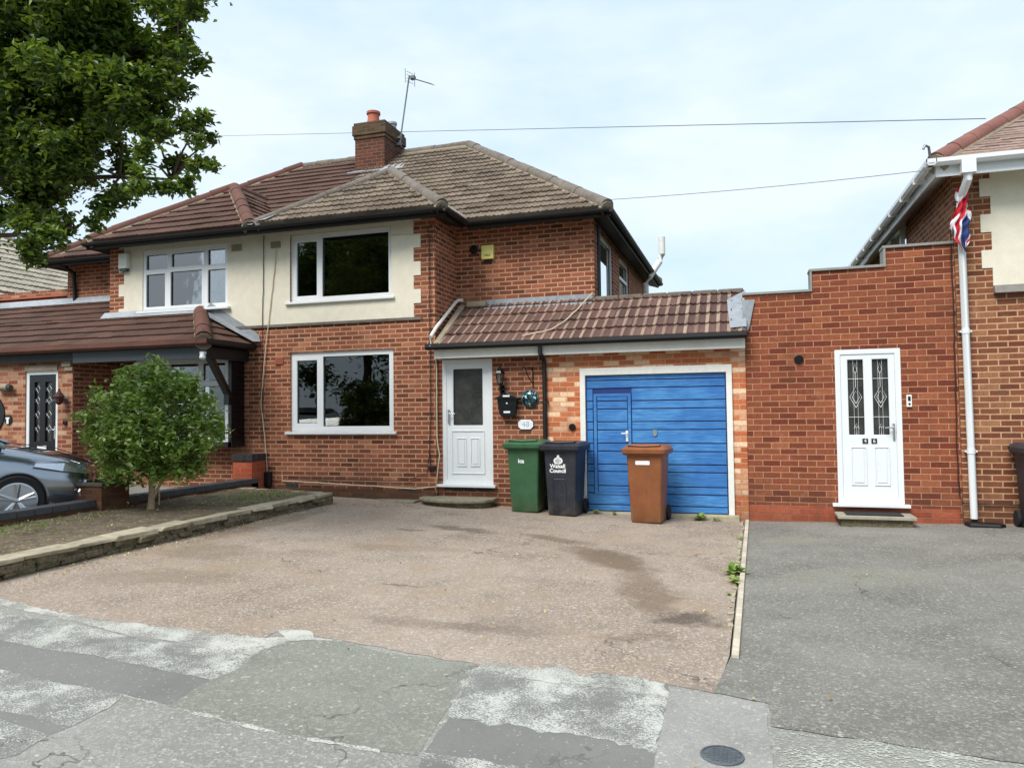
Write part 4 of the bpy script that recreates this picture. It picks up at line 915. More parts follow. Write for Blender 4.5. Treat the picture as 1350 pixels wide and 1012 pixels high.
MB().box(.06,13,.0,QX,13.05,3.0).build('room_lining', M['interior_dark'], Q)
vent(Q, .73, RY, 2.26, .062, 'soffit')
gl = [(1.35,1.545,1.21,2.23),(1.655,1.85,1.21,2.23)]
d = upvc_door(Q, *rd, RY+.0, gl, [(1.36,1.56,.53,1.05),(1.65,1.84,.53,1.05)], M['obscured'])
m = MB(); yy = RY+.036
for (a, b, c_, e) in gl:
    x = (a+b)/2; r_ = .0035
    for z in (1.45,1.97): m.tube([(a,yy,z),(b,yy,z)], r_, 4)
    m.tube([(x,yy,c_),(x,yy,1.32),(x-.03,yy,1.30),(x,yy,1.36),(x+.03,yy,1.30),(x,yy,1.32)], r_, 4)
    for s in (.045,.075): m.tube([(x,yy,1.72-s*1.9),(x-s,yy,1.72),(x,yy,1.72+s*1.9),(x+s,yy,1.72),(x,yy,1.72-s*1.9)], r_, 4)
    m.tube([(x,yy,1.86),(x,yy,2.05)], r_, 4); m.tube([(x,yy,2.04),(x-.025,yy,2.09),(x,yy,2.18),(x+.025,yy,2.09),(x,yy,2.04)], r_, 4)
    for dx in (-.025,.025): m.tube([(x+dx,yy,c_),(x+dx,yy,e)], .002, 4)
m.build('leaded_pattern', M['white'], d)
m = MB(); m.box(1.885,RY-.006,1.14,1.91,RY+.012,1.36); m.tube([(1.897,RY,1.31),(1.897,RY-.045,1.31),(1.78,RY-.05,1.305)], .010, 8); m.build('handle', M['chrome'], d)
for x, n_ in ((1.545,'4'),(1.655,'6')):
    o = MB().box(x-.034,RY+.002,1.095,x+.034,RY+.011,1.16).build('number_tile', M['black'], d); txt(n_, .07, (x,RY+.0,1.127), M['white_ink'], o, name='numeral')
A = empty('video_doorbell', (2.09,RY-.02,1.65), 'small silver and black video doorbell right of the white door number 46', 'doorbell')
MB().box(2.055,RY-.03,1.58,2.12,RY-.001,1.74).build('faceplate', M['white_pt'], A, bevel=.005); MB().box(2.072,RY-.034,1.66,2.103,RY-.03,1.72).lathe([(.014,-.036),(.014,-.03),(.001,-.036)],(2.088,RY,1.62),10,'y').build('camera_lens', M['black_gl'], A)
# main block
wall('front_wall', M['brick_right'], Q, 'y', 10.95, QX, 9.5, -.1, 4.71, [(5.2,8.0,1.0,2.4),(5.2,8.0,3.4,4.5)])
wall('side_wall', M['brick_right'], Q, 'x', QX-.002, 10.952, 18.2, -.1, 4.71, [(13.9,15.7,3.9,4.68)], t=.24)
window(Q, 13.9,15.7,3.9,4.68, QX-.02, [(13.97,14.7,3.97,4.6),(14.8,15.63,3.97,4.6)], M['glass_side'], plane='x', sill=False)
window(Q, 5.2,8.0,1.0,2.4, 10.98, [(5.3,6.5,1.1,2.3),(6.7,7.9,1.1,2.3)], M['glass']); window(Q, 5.2,8.0,3.4,4.5, 10.98, [(5.3,6.5,3.5,4.4),(6.7,7.9,3.5,4.4)], M['glass'])
def right_render():
    m = MB(); z0, z1 = 3.13, 4.70; xb = 2.98; pts = [(5.2,z0)]; z = z0; out = False; q = []
    while z < z1-.01:
        zn = min(z+.234,z1); x = xb+(.0 if out else .12); q += [(x,z),(x,zn)]; z = zn; out = not out
    pts = [(5.2,z1),(5.2,z0)]+q; m.prism(pts,'y',10.936,10.949); m.box(5.2,10.936,z0,9.5,10.949,3.4); m.box(5.2,10.936,4.5,9.5,10.949,z1); m.box(8.0,10.936,3.4,9.5,10.949,4.5)
    return m.build('render_panel', M['render'], Q)
right_render()
m = MB(); m.prism([(10.86,3.03),(10.949,3.03),(10.949,3.13),(10.90,3.13)], 'x', 3.1, 9.5); m.build('drip_course', plain('grey tile creasing','7d7a74',.9,0,.2,14,.5), Q)
ge = 2.33; gy = 10.5; gz0 = 4.70
tile_roof('roof', M['tile_right'], Q, [(ge+.05,gy+.05,gz0),(9.9,gy+.05,gz0),(9.9,14.9,gz0+4.35*.7),(ge+4.4,14.9,gz0+4.35*.7)], gauge=.1, pitch=.165, amp=.003, thick=.016)
tile_roof('roof', M['tile_right'], Q, [(ge+.05,gy+.05,gz0),(ge+.05,18.6,gz0),(ge+.05+4.0,14.6,gz0+4.0*.7),(ge+4.4,14.9,gz0+4.35*.7)], gauge=.1, pitch=.165, amp=.003, thick=.016)
ridge(Q, M['ridge_pink'], (ge+.08,gy+.08,gz0+.05), (ge+4.4,14.9,gz0+4.35*.7+.06), r=.12, seg=.4)
MB().tube([(ge+.0,gy+.02,gz0+.06),(ge-.02,gy-.02,gz0+.18),(ge-.07,gy-.05,gz0+.2),(ge-.09,gy-.05,gz0+.15)], .018, 6).build('hip_iron', M['alu'], Q)
WH = M['white']
def wgutter(p, q, ax):
    g = MB(); P_ = [(-.06,0),(-.06,-.05),(-.03,-.085),(.03,-.085),(.06,-.05),(.06,0),(.05,0),(.05,-.047),(.027,-.075),(-.027,-.075),(-.05,-.047),(-.05,0)]
    if ax == 'x': g.prism([(gy+a, gz0+.02+b) for a, b in P_], 'x', p, q)
    else: g.prism([(ge+a, gz0+.02+b) for a, b in P_], 'y', p, q)
    return g.build('gutter', WH, Q)
wgutter(ge-.06, 9.9, 'x'); wgutter(gy-.06, 18.6, 'y')
m = MB(); m.box(ge+.07,gy+.065,gz0-.19,9.9,gy+.085,gz0-.02); m.box(ge+.07,gy+.085,gz0-.17,ge+.09,18.6,gz0-.02); m.build('fascia', WH, Q)
m = MB(); sa, sb = gz0-.175, gz0-.005; m.face([(ge+.09,gy+.085,sa),(9.9,gy+.085,sa),(9.9,10.95,sb),(QX,10.95,sb)]); m.face([(ge+.09,gy+.085,sa),(QX,10.95,sb),(QX,18.6,sb),(ge+.09,18.6,sa)]); m.build('soffit', plain('shaded white soffit board','c8c9c2',.6,0,.04,6), Q)
m = MB()
for k in range(9): MB().box(ge-.065, 11.2+k*.9, gz0-.09, ge+.07, 11.24+k*.9, gz0+.024).build('gutter_bracket', M['white_pt'], Q)
m = MB(); m.box(2.66,gy-.07,4.50,2.82,gy+.07,4.69)
m.tube([(2.74,gy,4.58),(2.74,gy,4.44),(2.73,10.8,4.27),(2.735,10.87,4.18),(2.775,10.87,.14)], .044, 12, rs=[.055,.052,.05,.046,.044])
for z in (2.55,1.0): m.tube([(2.735+(4.2-z)*.0098,10.87,z-.03),(2.735+(4.2-z)*.0098,10.87,z+.03)], .051, 12); m.box(2.67+(4.2-z)*.0098,10.88,z-.012,2.81+(4.2-z)*.0098,10.945,z+.012)
m.build('downpipe', WH, Q, smooth=True)
cable(Q, [(2.64,RY-.02,3.9),(2.64,RY-.02,2.5),(2.63,RY-.02,.9),(2.64,RY-.02,.42),(2.68,RY-.06,.33),(3.1,10.93,.32),(3.6,10.93,.33)], .008, M['cable_d'])
A = empty('gully_cover', (2.9,10.75,.05), 'black rubber gully cover at the foot of the white downpipe', 'drain cover')
MB().prism([(2.68,10.70),(3.02,10.66),(3.10,10.75),(3.04,10.88),(2.66,10.9)], 'z', .03, .10).build('cover', M['black'], A, bevel=.02)
A = empty('doorstep', (1.6,10.7,.02), 'concrete slab doorstep below the white door number 46', 'doorstep')
MB().box(1.13,10.55,.13,2.06,RY-.008,.175).build('step_slab', plain('pale paving','968f80',.95,0,.2,14,.6), A, bevel=.008); MB().box(1.17,10.60,-.03,2.02,RY-.008,.13).build('step_base', M['stone'], A)
A = tag(MB().box(1.24,10.60,.176,1.92,10.93,.19).build('door_mat', M['mat'], bevel=.004), 'black doormat lying on the concrete step of door 46', 'doormat')

# flag wound round the downpipe
def flag():
    # rows of a twisted, narrow cloth; colour by union-flag cell
    nu, nv = 40, 120; P = {}
    for j in range(nv+1):
        t = j/nv; z = 4.40-t*.80
        wdt = .06+.05*math.sin(t*math.pi)+.04*math.exp(-((t-.63)/.12)**2)+.02*math.sin(t*17); lean = -.02*t-.03*math.exp(-((t-.58)/.08)**2)
        wdt *= .8
        if t > .8: wdt *= max(.12, 1-(t-.8)*4.2)
        for i in range(nu+1):
            s = i/nu*2-1
            x = 2.735+lean+s*wdt+(.03*(t-.8)*5 if t > .8 else 0); y = 10.765-.05*math.cos(s*1.4)-.022*math.sin(s*9+t*13)-.01*math.cos(t*40+s*3); P[i,j] = (x,y,z-.05*abs(s)*t)
    def cell(u, v):   # union flag colours on unit square
        a, b = u-.5, v-.5
        if abs(a) < .05 or abs(b) < .09: return 'r'
        if abs(a) < .085 or abs(b) < .15: return 'w'
        for sg in (1,-1):
            dd = abs(a*1.0-sg*b)/1.414
            if dd < .03: return 'r'
            if dd < .085: return 'w'
        return 'b'
    g = {'r': [], 'w': [], 'b': []}
    for j in range(nv):
        for i in range(nu):
            u = (i/nu*.42+.1+j/nv*.45) % 1; v = (j/nv*.95+.25*(i/nu)+.12) % 1
            g[cell(u, v)].append((i, j))
    root = empty('union_flag', (2.74,10.8,3.2), 'furled red white and blue union flag wrapped round the white downpipe', 'flag')
    vs = [P[i,j] for j in range(nv+1) for i in range(nu+1)]; f = []; mi = []
    for k, c in enumerate('wrb'):
        for (i,j) in g[c]: a = j*(nu+1)+i; f.append((a,a+1,a+nu+2,a+nu+1)); mi.append(k)
    me = bpy.data.meshes.new('cloth'); me.from_pydata(vs,[],f)
    for c in ('flagw','flagr','flagb'): me.materials.append(M[c])
    me.polygons.foreach_set('material_index', mi); me.polygons.foreach_set('use_smooth', [True]*len(f))
    o = bpy.data.objects.new('cloth', me); COL.objects.link(o); attach(o, root)
    so = o.modifiers.new('thick','SOLIDIFY'); so.thickness = .002
flag()

# ================================================================== GROUND
def jag(pts, amp, step=.09, keep=()):
    out = []
    for i in range(len(pts)):
        a, b = pts[i], pts[(i+1)%len(pts)]; L = math.dist(a,b); n = max(1, int(L/step)); k = amp
        nx, ny = (b[1]-a[1])/max(L,1e-6), -(b[0]-a[0])/max(L,1e-6)
        for j in range(n):
            t = j/n; x = a[0]+(b[0]-a[0])*t; y = a[1]+(b[1]-a[1])*t
            d = k*(mnoise.noise(Vector((x*6,y*6,3.3)))+.7*mnoise.noise(Vector((x*19,y*19,9)))+.5*mnoise.noise(Vector((x*43,y*43,5)))) if i not in keep else 0
            out.append((x+nx*d, y+ny*d))
    return out
def sheet(name, pts, lift, mat, label=None, cat=None, kind='structure', parent=None):
    me = bpy.data.meshes.new(name); bm = bmesh.new(); f = bm.faces.new([bm.verts.new((x,y,0)) for x,y in pts])
    bmesh.ops.triangulate(bm, faces=[f]) if len(pts) > 4 else None
    x0 = min(p[0] for p in pts); x1 = max(p[0] for p in pts); y0 = min(p[1] for p in pts); y1 = max(p[1] for p in pts)
    for k in range(math.ceil(x0), math.floor(x1)+1):
        if -31 < k < 10: bmesh.ops.bisect_plane(bm, geom=bm.verts[:]+bm.edges[:]+bm.faces[:], plane_co=(k,0,0), plane_no=(1,0,0))
    for k in range(math.ceil(y0), math.floor(y1)+1):
        if -3 < k < 14: bmesh.ops.bisect_plane(bm, geom=bm.verts[:]+bm.edges[:]+bm.faces[:], plane_co=(0,k,0), plane_no=(0,1,0))
    bmesh.ops.remove_doubles(bm, verts=bm.verts, dist=.0005)
    bmesh.ops.triangulate(bm, faces=bm.faces[:])
    for v in bm.verts: v.co.z = gz(v.co.x, v.co.y)+lift
    for f in bm.faces:
        if f.normal.z < 0: f.normal_flip()
    bm.normal_update()
    for f in bm.faces:
        if f.normal.z < 0: f.normal_flip()
    bm.to_mesh(me); bm.free(); me.materials.append(mat); o = bpy.data.objects.new(name, me); COL.objects.link(o)
    if kind: o['kind'] = kind
    return attach(o, parent)
sheet('ground', [(-300,-200),(300,-200),(300,400),(-300,400)], -.06, plain('distant ground','5f6448',.95,0,.3,.5))
sheet('road', [(-60,-9),(60,-9),(60,.8),(-60,.8)], -.03, M['pave_far'])
sheet('pavement', [(-60,.8),(60,.8),(60,4.5),(-60,4.5)], 0, M['pave'])
MB().box(-60,.66,-.1,60,.8,.004).build('kerb', M['concrete'])['kind'] = 'structure'
db = [(-5.64,4.41),(-5.06,4.28),(-4.6,4.23),(-4.19,4.23),(-3.77,4.25),(-3.4,4.26),(-3.1,4.27),(-3.12,4.40),(-2.93,4.46),(-2.57,4.41),(-1.8,4.32),(-1.59,4.31),(-1.48,4.33),(-1.24,4.35),(-1.14,4.45),(-.96,4.3),(-.85,4.43),(-.58,4.42),(-.44,4.38),(-.19,4.33)]
def jag_open(pts, amp, step=.07):
    q = jag(pts, amp, step); n = sum(max(1, int(math.dist(a,b)/step)) for a, b in zip(pts, pts[1:])); return q[:n]+[pts[-1]]
drv = [(-6.3,4.5)]+jag_open(db,.02)
sheet('driveway', drv+[(-.13,5.0),(-.05,11.0),(-2.9,11.03),(-4.7,11.0),(-7.9,10.95),(-7.9,10.3),(-6.3,10.3)], .003, M['drive'])
sheet('driveway', jag_open([(-.2,4.345),(.09,4.28),(.09,3.98),(1.2,3.86),(4.0,3.7),(9.0,3.7)],.02)+[(9,10.95),(2.7,10.99),(0,11.0),(-.04,11.0),(-.12,5.0)], .0045, M['drive_r'])
sheet('neighbour_drive', [(-19,4.4),(-8.1,4.4),(-8.1,10.9),(-19,10.9)], .005, M['drive_r'])
def patch_f(pts, lift, mat, amp=.02):
    sheet('pavement_patch', jag(pts, amp*.8, .05), .0012, M['pave_smooth']); return patch(pts, .0055, mat, amp)
def patch(pts, lift, mat, amp=.02, name='pavement_patch'): return sheet(name, jag(pts, amp*1.6, .035), lift*.5, mat)
patch([(-5.9,4.40),(-5.64,4.41),(-5.06,4.28),(-4.6,4.23),(-4.19,4.23),(-3.77,4.25),(-3.4,4.26),(-3.1,4.28),(-2.98,4.35),(-3.12,4.46),(-2.93,4.53),(-2.8,4.40),(-2.57,4.41),(-2.77,4.37),(-2.91,4.28),(-2.95,4.12),(-2.97,3.97),(-3.28,3.99),(-3.65,4.01),(-4.09,4.03),(-4.48,4.12),(-4.93,4.18),(-5.45,4.26),(-5.9,4.3)], .0075, M['white_scr'], .015)
patch_f([(-5.9,4.2),(-5.28,4.12),(-4.57,4.09),(-3.86,3.99),(-3.4,3.98),(-2.97,3.97),(-2.9,3.76),(-2.94,3.55),(-3.37,3.59),(-3.83,3.63),(-4.34,3.63),(-4.68,3.66),(-5.9,3.72)], .003, M['speck'], .008)
patch([(-5.9,3.72),(-4.68,3.66),(-4.34,3.63),(-3.83,3.63),(-3.37,3.59),(-2.94,3.55),(-2.9,3.19),(-3.22,3.22),(-3.71,3.23),(-4.18,3.27),(-5.9,3.3)], .003, M['pave_smooth'], .006)
patch_f([(-5.5,3.3),(-4.18,3.27),(-3.71,3.23),(-3.22,3.22),(-3.16,3.06),(-3.15,2.82),(-3.47,2.86),(-3.64,2.85),(-5,2.9)], .003, M['speck2'], .008)
patch([(-5,2.88),(-3.64,2.85),(-3.47,2.86),(-3.15,2.82),(-3.17,2.72),(-3.53,2.77),(-5,2.8)], .003, M['pave_smooth'], .006)
patch_f([(-5,2.8),(-3.53,2.77),(-3.17,2.72),(-3.12,2.53),(-3.18,2.45),(-5,2.4)], .003, M['speck2'], .01)
patch([(-3.24,3.23),(-2.9,3.19),(-2.16,3.11),(-1.64,3.11),(-1.62,3.085),(-2.14,3.085),(-2.86,3.16),(-3.2,3.2)], .005, M['white_scr'], .01)
patch([(-2.97,3.97),(-2.95,4.12),(-2.91,4.28),(-2.77,4.37),(-2.57,4.40),(-2.24,4.30),(-1.6,4.32),(-1.45,3.12),(-1.68,3.1),(-1.82,3.09),(-2.16,3.1),(-2.9,3.18),(-2.94,3.58)], .0032, M['pave_green'], .006)
patch_f([(-1.64,4.43),(-1.48,4.35),(-1.24,4.37),(-1.14,4.53),(-.96,4.3),(-.85,4.51),(-.58,4.46),(-.44,4.4),(-.43,4.07),(-.44,3.5),(-.67,3.56),(-1.02,3.58),(-1.47,3.53)], .0085, M['speck'], .035)
patch([(-1.60,4.36),(-1.2,4.38),(-1.1,4.44),(-.96,4.3),(-.8,4.42),(-.45,4.36),(-.45,4.2),(-.8,4.18),(-1.2,4.16),(-1.58,4.22)], .0105, M['white_scr'], .03)
patch([(-1.47,3.53),(-1.02,3.58),(-.67,3.57),(-.43,3.5),(-.42,3.2),(-.42,2.6),(-1.3,2.6),(-1.43,3.15)], .003, M['pave_smooth'], .006)
patch([(-1.46,3.14),(-1.08,3.18),(-.75,3.10),(-.6,3.02),(-1.17,3.05),(-1.41,3.10)], .005, M['white_scr'], .02)
patch([(-.44,4.33),(.07,4.28),(.09,3.34),(.09,2.6),(-.4,2.6)], .0075, M['pave_light'], .004)
patch([(.11,3.92),(.41,3.94),(.77,3.92),(1.07,3.86),(1.3,3.83),(2.5,3.7),(2.5,3.2),(1.06,3.2),(.1,3.2)], .008, M['speck3'], .01)
sheet('garden_bed', [(-7.9,4.2),(-6.32,4.2),(-6.32,10.25),(-7.9,10.25)], .16, M['soil'])
# make soil lumpy
so = bpy.data.objects['garden_bed']; bm = bmesh.new(); bm.from_mesh(so.data); bmesh.ops.subdivide_edges(bm, edges=bm.edges[:], cuts=5, use_grid_fill=True)
for v in bm.verts: v.co.z += .035*mnoise.noise(v.co*2.3)+.014*mnoise.noise(v.co*9)
bm.to_mesh(so.data); bm.free(); so.data.polygons.foreach_set('use_smooth',[True]*len(so.data.polygons))
# stone edging: individual rough stones in courses, one wall
E_ = empty('stone_edging', (-6.25,7,.18), 'low rough stone edging wall between the garden bed and the drive', 'edging')
def rough(m, x0,y0,z0,x1,y1,z1, j=.018):
    n = len(m.v); m.box(x0,y0,z0,x1,y1,z1)
    for i in range(n, n+8): v = m.v[i]; m.v[i] = (v[0]+random.uniform(-j,j), v[1]+random.uniform(-j,j), v[2]+random.uniform(-j*.5,j*.5))
y = 4.0; cp = MB(); bs = MB()
while y < 10.05:
    L = random.uniform(.35,.6); x = -6.24+.02*math.sin(y*2); z = gz(x,y)
    rough(cp, x-.13, y, z+.125, x+.11, min(y+L-.012,10.2), z+.175, .024); y += L
for row in range(3):
    y = 4.0
    while y < 10.15:
        L = random.uniform(.12,.34); x = -6.24+.02*math.sin(y*2); z = gz(x,y)+row*.045
        rough(bs, x-.08, y, z-.03, x+.085+random.uniform(-.03,.035), y+L-.012, z+.040, .02); y += L
x = -6.35
while x > -7.9:
    L = random.uniform(.3,.5); rough(cp, x-L+.012, 10.1, gz(x,10)+.115, x, 10.28, gz(x,10)+.17, .014); x -= L
x = -6.35
while x > -7.9:
    L = random.uniform(.3,.5); rough(cp, max(x-L,-7.95)+.012, 4.06, gz(x,4)+.12, x, 4.26, gz(x,4)+.175, .014); rough(bs, max(x-L,-7.95), 4.09, gz(x,4)-.03, x, 4.2, gz(x,4)+.12, .014); x -= L
cp.build('coping_stone', plain('pale worn coping','a0967f',.95,0,.35,12,.9), E_, bevel=.012, seg=2); bs.build('stone_course', M['stone'], E_, bevel=.01, seg=1)
MB().box(-7.89,4.2,.0,-6.33,10.2,.325).box(-6.31,4.0,.0,-6.2,10.2,.30).build('stone_core', M['soil'], E_)

# low garden walls and pillar
def low_wall(x0,x1,y0,y1,zt,label):
    W_ = empty('garden_wall', ((x0+x1)/2,(y0+y1)/2,.25), label, 'wall')
    MB().box(x0,y0,.1,x1,y1,zt-.085).build('brickwork', M['brick_wall'], W_)
    m = MB(); y = y0
    while y < y1-.02:
        yn = min(y+.225,y1); m.box(x0-.015,y+.003,zt-.085,x1+.015,yn-.003,zt+random.uniform(-.002,.002)); y = yn
    m.build('coping', plain('blue brick coping','46484a',.55,0,.25,14,.4), W_, bevel=.008); return W_
low_wall(-8.10,-7.90,3.2,7.42,.53,'low garden wall with blue brick coping in front of the parked car')
low_wall(-8.10,-7.90,7.86,10.72,.51,'low garden wall with blue brick coping running behind the bush to the house')
MB().box(-7.90,3.5,.28,-7.83,10.4,.375).build('wall_footing', M['cement'])['kind'] = 'structure'
A = empty('gate_pillar', (-8.0,7.63,.3), 'squat dark brick pillar with stone coping between the two low garden walls', 'pillar')
MB().box(-8.22,7.42,.1,-7.80,7.86,.70).build('brickwork', M['brick_wall'], A)
m = MB(); m.box(-8.24,7.40,.70,-7.78,7.45,.745); m.box(-8.24,7.83,.70,-7.78,7.88,.745); m.box(-8.24,7.45,.70,-8.17,7.83,.745); m.box(-7.85,7.45,.70,-7.78,7.83,.745); m.build('coping', plain('dark stone rim','54504a',.9,0,.2,14,.4), A, bevel=.006)
MB().box(-8.17,7.45,.69,-7.85,7.83,.72).build('planter_soil', M['soil'], A)
A = empty('brick_pier', (-8.1,10.8,.3), 'small bright red brick pier with blue brick cap against the house wall', 'pier')
MB().box(-8.28,10.55,.1,-7.90,WY-.037,.80).build('brickwork', M['brick_plinth'], A); MB().box(-8.30,10.53,.80,-7.88,WY-.037,.915).build('cap', M['blue_brick'], A, bevel=.006)

# white drive edging strip
A = empty('edging_strip', (-.07,8,.0), 'narrow worn white edging strip between the two drives', 'kerb')
m = MB(); y = 4.97
while y < 10.9:
    L = random.uniform(.7,1.0); x = -.115+(y-4.97)*.0155; yn = min(y+L,10.95); xb = -.115+(yn-4.97)*.0155
    n = len(m.v); m.box(x,y,-.05,x+.045,yn-.006,.03)
    for i in (2,3,6,7): v = m.v[n+i]; m.v[n+i] = (v[0]+xb-x, v[1], v[2])
    y = yn
m.build('edging_board', plain('flaking white paint','b8ad9a',.9,0,.3,16,.6), A, bevel=.004)
m = MB(); 
for k in range(26):
    y = 5.6+k*.2+random.uniform(-.05,.05); x = -.17+(y-4.97)*.0155; rough(m, x, y, -.02, x+random.uniform(.02,.05), y+random.uniform(.04,.12), .018, .01)
m.build('broken_concrete', M['concrete'], A)
# manhole cover
A = empty('manhole_cover', (-.135,3.57,.012), 'round cast iron inspection cover in the pavement', 'manhole cover')
MB().lathe([(.098,-.02),(.098,.010),(.087,.012),(.087,.008),(.001,.008)], (-.135,3.57,.004), 32).build('frame', M['iron'], A)
m = MB()
for i in range(-5,6):
    for j in range(-5,6):
        x, y = i*.019, j*.019
        if math.hypot(x,y) < .078: m.box(-.135+x-.006,3.57+y-.006,.010,-.135+x+.006,3.57+y+.006,.016)
m.build('tread_studs', M['iron'], A)

# ================================================================== CAR
def car():
    X0, Y1 = -9.48, 8.12; zg = gz(-9.0,6.5)-.02
    K = empty('parked_car', (X0+.88,Y1-.86,zg), 'dark grey hatchback parked nose to the house behind the low wall', 'car')
    def T(x,y,z): return (X0+x, Y1-y, zg+z)     # x to the right side, y back from the nose
    # body lower: stations back from nose, with (half width, hood/belt z, sill z)
    st = [(0.0,.52,.60,.34),(.06,.70,.70,.24),(.18,.80,.76,.20),(.40,.865,.83,.18),(.75,.895,.90,.17),(1.1,.90,.965,.17),(1.35,.90,1.0,.17),(1.9,.90,.98,.17),(2.6,.90,.97,.17),(3.4,.89,.98,.18),(3.9,.87,1.0,.2),(4.15,.80,.98,.25),(4.28,.66,.9,.35)]
    m = MB(); ringn = 0
    for (y,w,h,s) in st:
        d = h-s
        prof = [(-.0,s),(w*.55,s),(w*.93,s+.02),(w*.985,s+d*.2),(w,s+d*.45),(w*.995,s+d*.70),(w*.965,s+d*.86),(w*.87,s+d*.965),(w*.6,h+.012),(w*.3,h+.03),(0,h+.036)]
        full = prof+[(-a,b) for a,b in reversed(prof[1:-1])]; ringn = len(full)
        m.v += [T(a,y,b) for a,b in full]
    for i in range(len(st)-1):
        for j in range(ringn): m.f.append((i*ringn+j,i*ringn+(j+1)%ringn,(i+1)*ringn+(j+1)%ringn,(i+1)*ringn+j))
    m.f.append(tuple(range(ringn))); m.f.append(tuple((len(st)-1)*ringn+j for j in range(ringn)))
    body = m.build('body', M['car'], K, smooth=True)
    # wheel arches cut through the sides, then the cutters go away again
    cutters = []
    for yw in (.86,3.45):
        for s in (-1,1):
            c = MB().lathe([(.345,-.16),(.345,.2)], T(s*.86,yw,.315), 36, 'x').build('cut', M['tyre']); cutters.append(c)
            b = body.modifiers.new('arch','BOOLEAN'); b.object = c; b.operation = 'DIFFERENCE'; b.solver = 'EXACT'
    dg = bpy.context.evaluated_depsgraph_get(); me = bpy.data.meshes.new_from_object(body.evaluated_get(dg)); body.modifiers.clear(); body.data = me
    for c in cutters: bpy.data.objects.remove(c)
    me.set_sharp_from_angle(angle=R(38))
    # cabin glass and roof
    cab = [(1.02,.74,.97,.97),(1.80,.62,1.02,1.34),(2.45,.60,1.02,1.43),(3.3,.58,1.02,1.40),(3.9,.55,1.0,1.22),(4.15,.62,.98,1.0)]
    g = MB()
    for (y,w,b0,t0) in cab:
        wb = .80; g.v += [T(-wb,y,b0-.02),T(-w,y,t0),T(w,y,t0),T(wb,y,b0-.02)]
    for i in range(len(cab)-1):
        for j in range(3): g.f.append((i*4+j,i*4+j+1,(i+1)*4+j+1,(i+1)*4+j))
    g.build('windscreen', M['car_glass'], K, smooth=True)
    r = MB(); rows = [(1.8,.63,1.33),(2.25,.625,1.415),(2.8,.61,1.45),(3.3,.60,1.42),(3.75,.58,1.30)]
    for (y,w,t0) in rows: r.v += [T(-w,y,t0),T(-w*.5,y,t0+.03),T(w*.5,y,t0+.03),T(w,y,t0)]
    for i in range(len(rows)-1):
        for j in range(3): r.f.append((i*4+j,i*4+j+1,(i+1)*4+j+1,(i+1)*4+j))
    r.build('roof', M['car'], K, smooth=True)
    p = MB()
    for s in (-1,1):
        p.tube([T(s*.80,.98,.965),T(s*.69,1.5,1.20),T(s*.62,2.1,1.375),T(s*.61,2.8,1.43),T(s*.60,3.4,1.40),T(s*.66,4.0,1.12)], .028, 6); p.tube([T(s*.79,2.45,.99),T(s*.615,2.5,1.42)], .03, 6)
    p.build('window_pillar', M['car'], K, smooth=True)
    MB().box(X0-.7,Y1-3.7,zg+.6,X0+.7,Y1-1.6,zg+.9).build('interior', M['soffit'], K)
    for s in (-1,1):
        q = MB(); q.prism([(Y1-2.25,zg+.9),(Y1-2.35,zg+1.3),(Y1-2.47,zg+1.3),(Y1-2.5,zg+.9)], 'x', X0+s*.35-.2, X0+s*.35+.2); q.build('seat', M['mat'], K, bevel=.04)
    # headlights, grille, intakes
    for s in (-1,1):
        q = MB(); LO = [(.50,.05,.60),(.66,.09,.60),(.81,.17,.605),(.90,.40,.655),(.922,.70,.725)]; UP = [(.48,.045,.685),(.64,.08,.71),(.795,.155,.73),(.89,.38,.752),(.915,.68,.765)]
        for a_, b_ in zip(LO, UP): q.v += [T(s*a_[0],a_[1]-.012,a_[2]), T(s*b_[0],b_[1]-.012,b_[2])]
        for a_ in range(4): q.f.append((a_*2,a_*2+2,a_*2+3,a_*2+1))
        hl = q.build('headlight', M['lamp_in'], K); sm = hl.modifiers.new('t','SOLIDIFY'); sm.thickness = .05; sm.offset = 1 if s < 0 else 1
        q = MB(); q.v += [T(s*.52,.03,.612),T(s*.80,.19,.625),T(s*.83,.26,.64),T(s*.70,.13,.66),T(s*.54,.03,.64)]; q.f.append((0,1,2,3,4)); o = q.build('light_strip', M['white_ink'], hl); sm = o.modifiers.new('t','SOLIDIFY'); sm.thickness = .06; sm.offset = 1
        q = MB(); q.v += [T(s*.45,.01,.26),T(s*.74,.085,.27),T(s*.80,.13,.30),T(s*.76,.10,.50),T(s*.50,.02,.47)]; q.f.append((0,1,2,3,4)); o = q.build('air_intake', M['black'], K); sm = o.modifiers.new('t','SOLIDIFY'); sm.thickness = .04
        q = MB(); q.tube([T(s*.82,.15,.25),T(s*.845,.19,.38),T(s*.80,.12,.52)], .022, 6); q.build('intake_blade', M['alloy'], K)
    q = MB(); q.v += [T(-.40,-.012,.30),T(.40,-.012,.30),T(.46,-.0,.42),T(.38,-.005,.63),T(-.38,-.005,.63),T(-.46,-.0,.42)]; q.f.append((0,1,2,3,4,5)); o = q.build('grille', M['black'], K); sm = o.modifiers.new('t','SOLIDIFY'); sm.thickness = .04
    MB().box(X0-.26,Y1+.02,zg+.38,X0+.26,Y1+.035,zg+.49).build('number_plate', M['white_ink'], K)
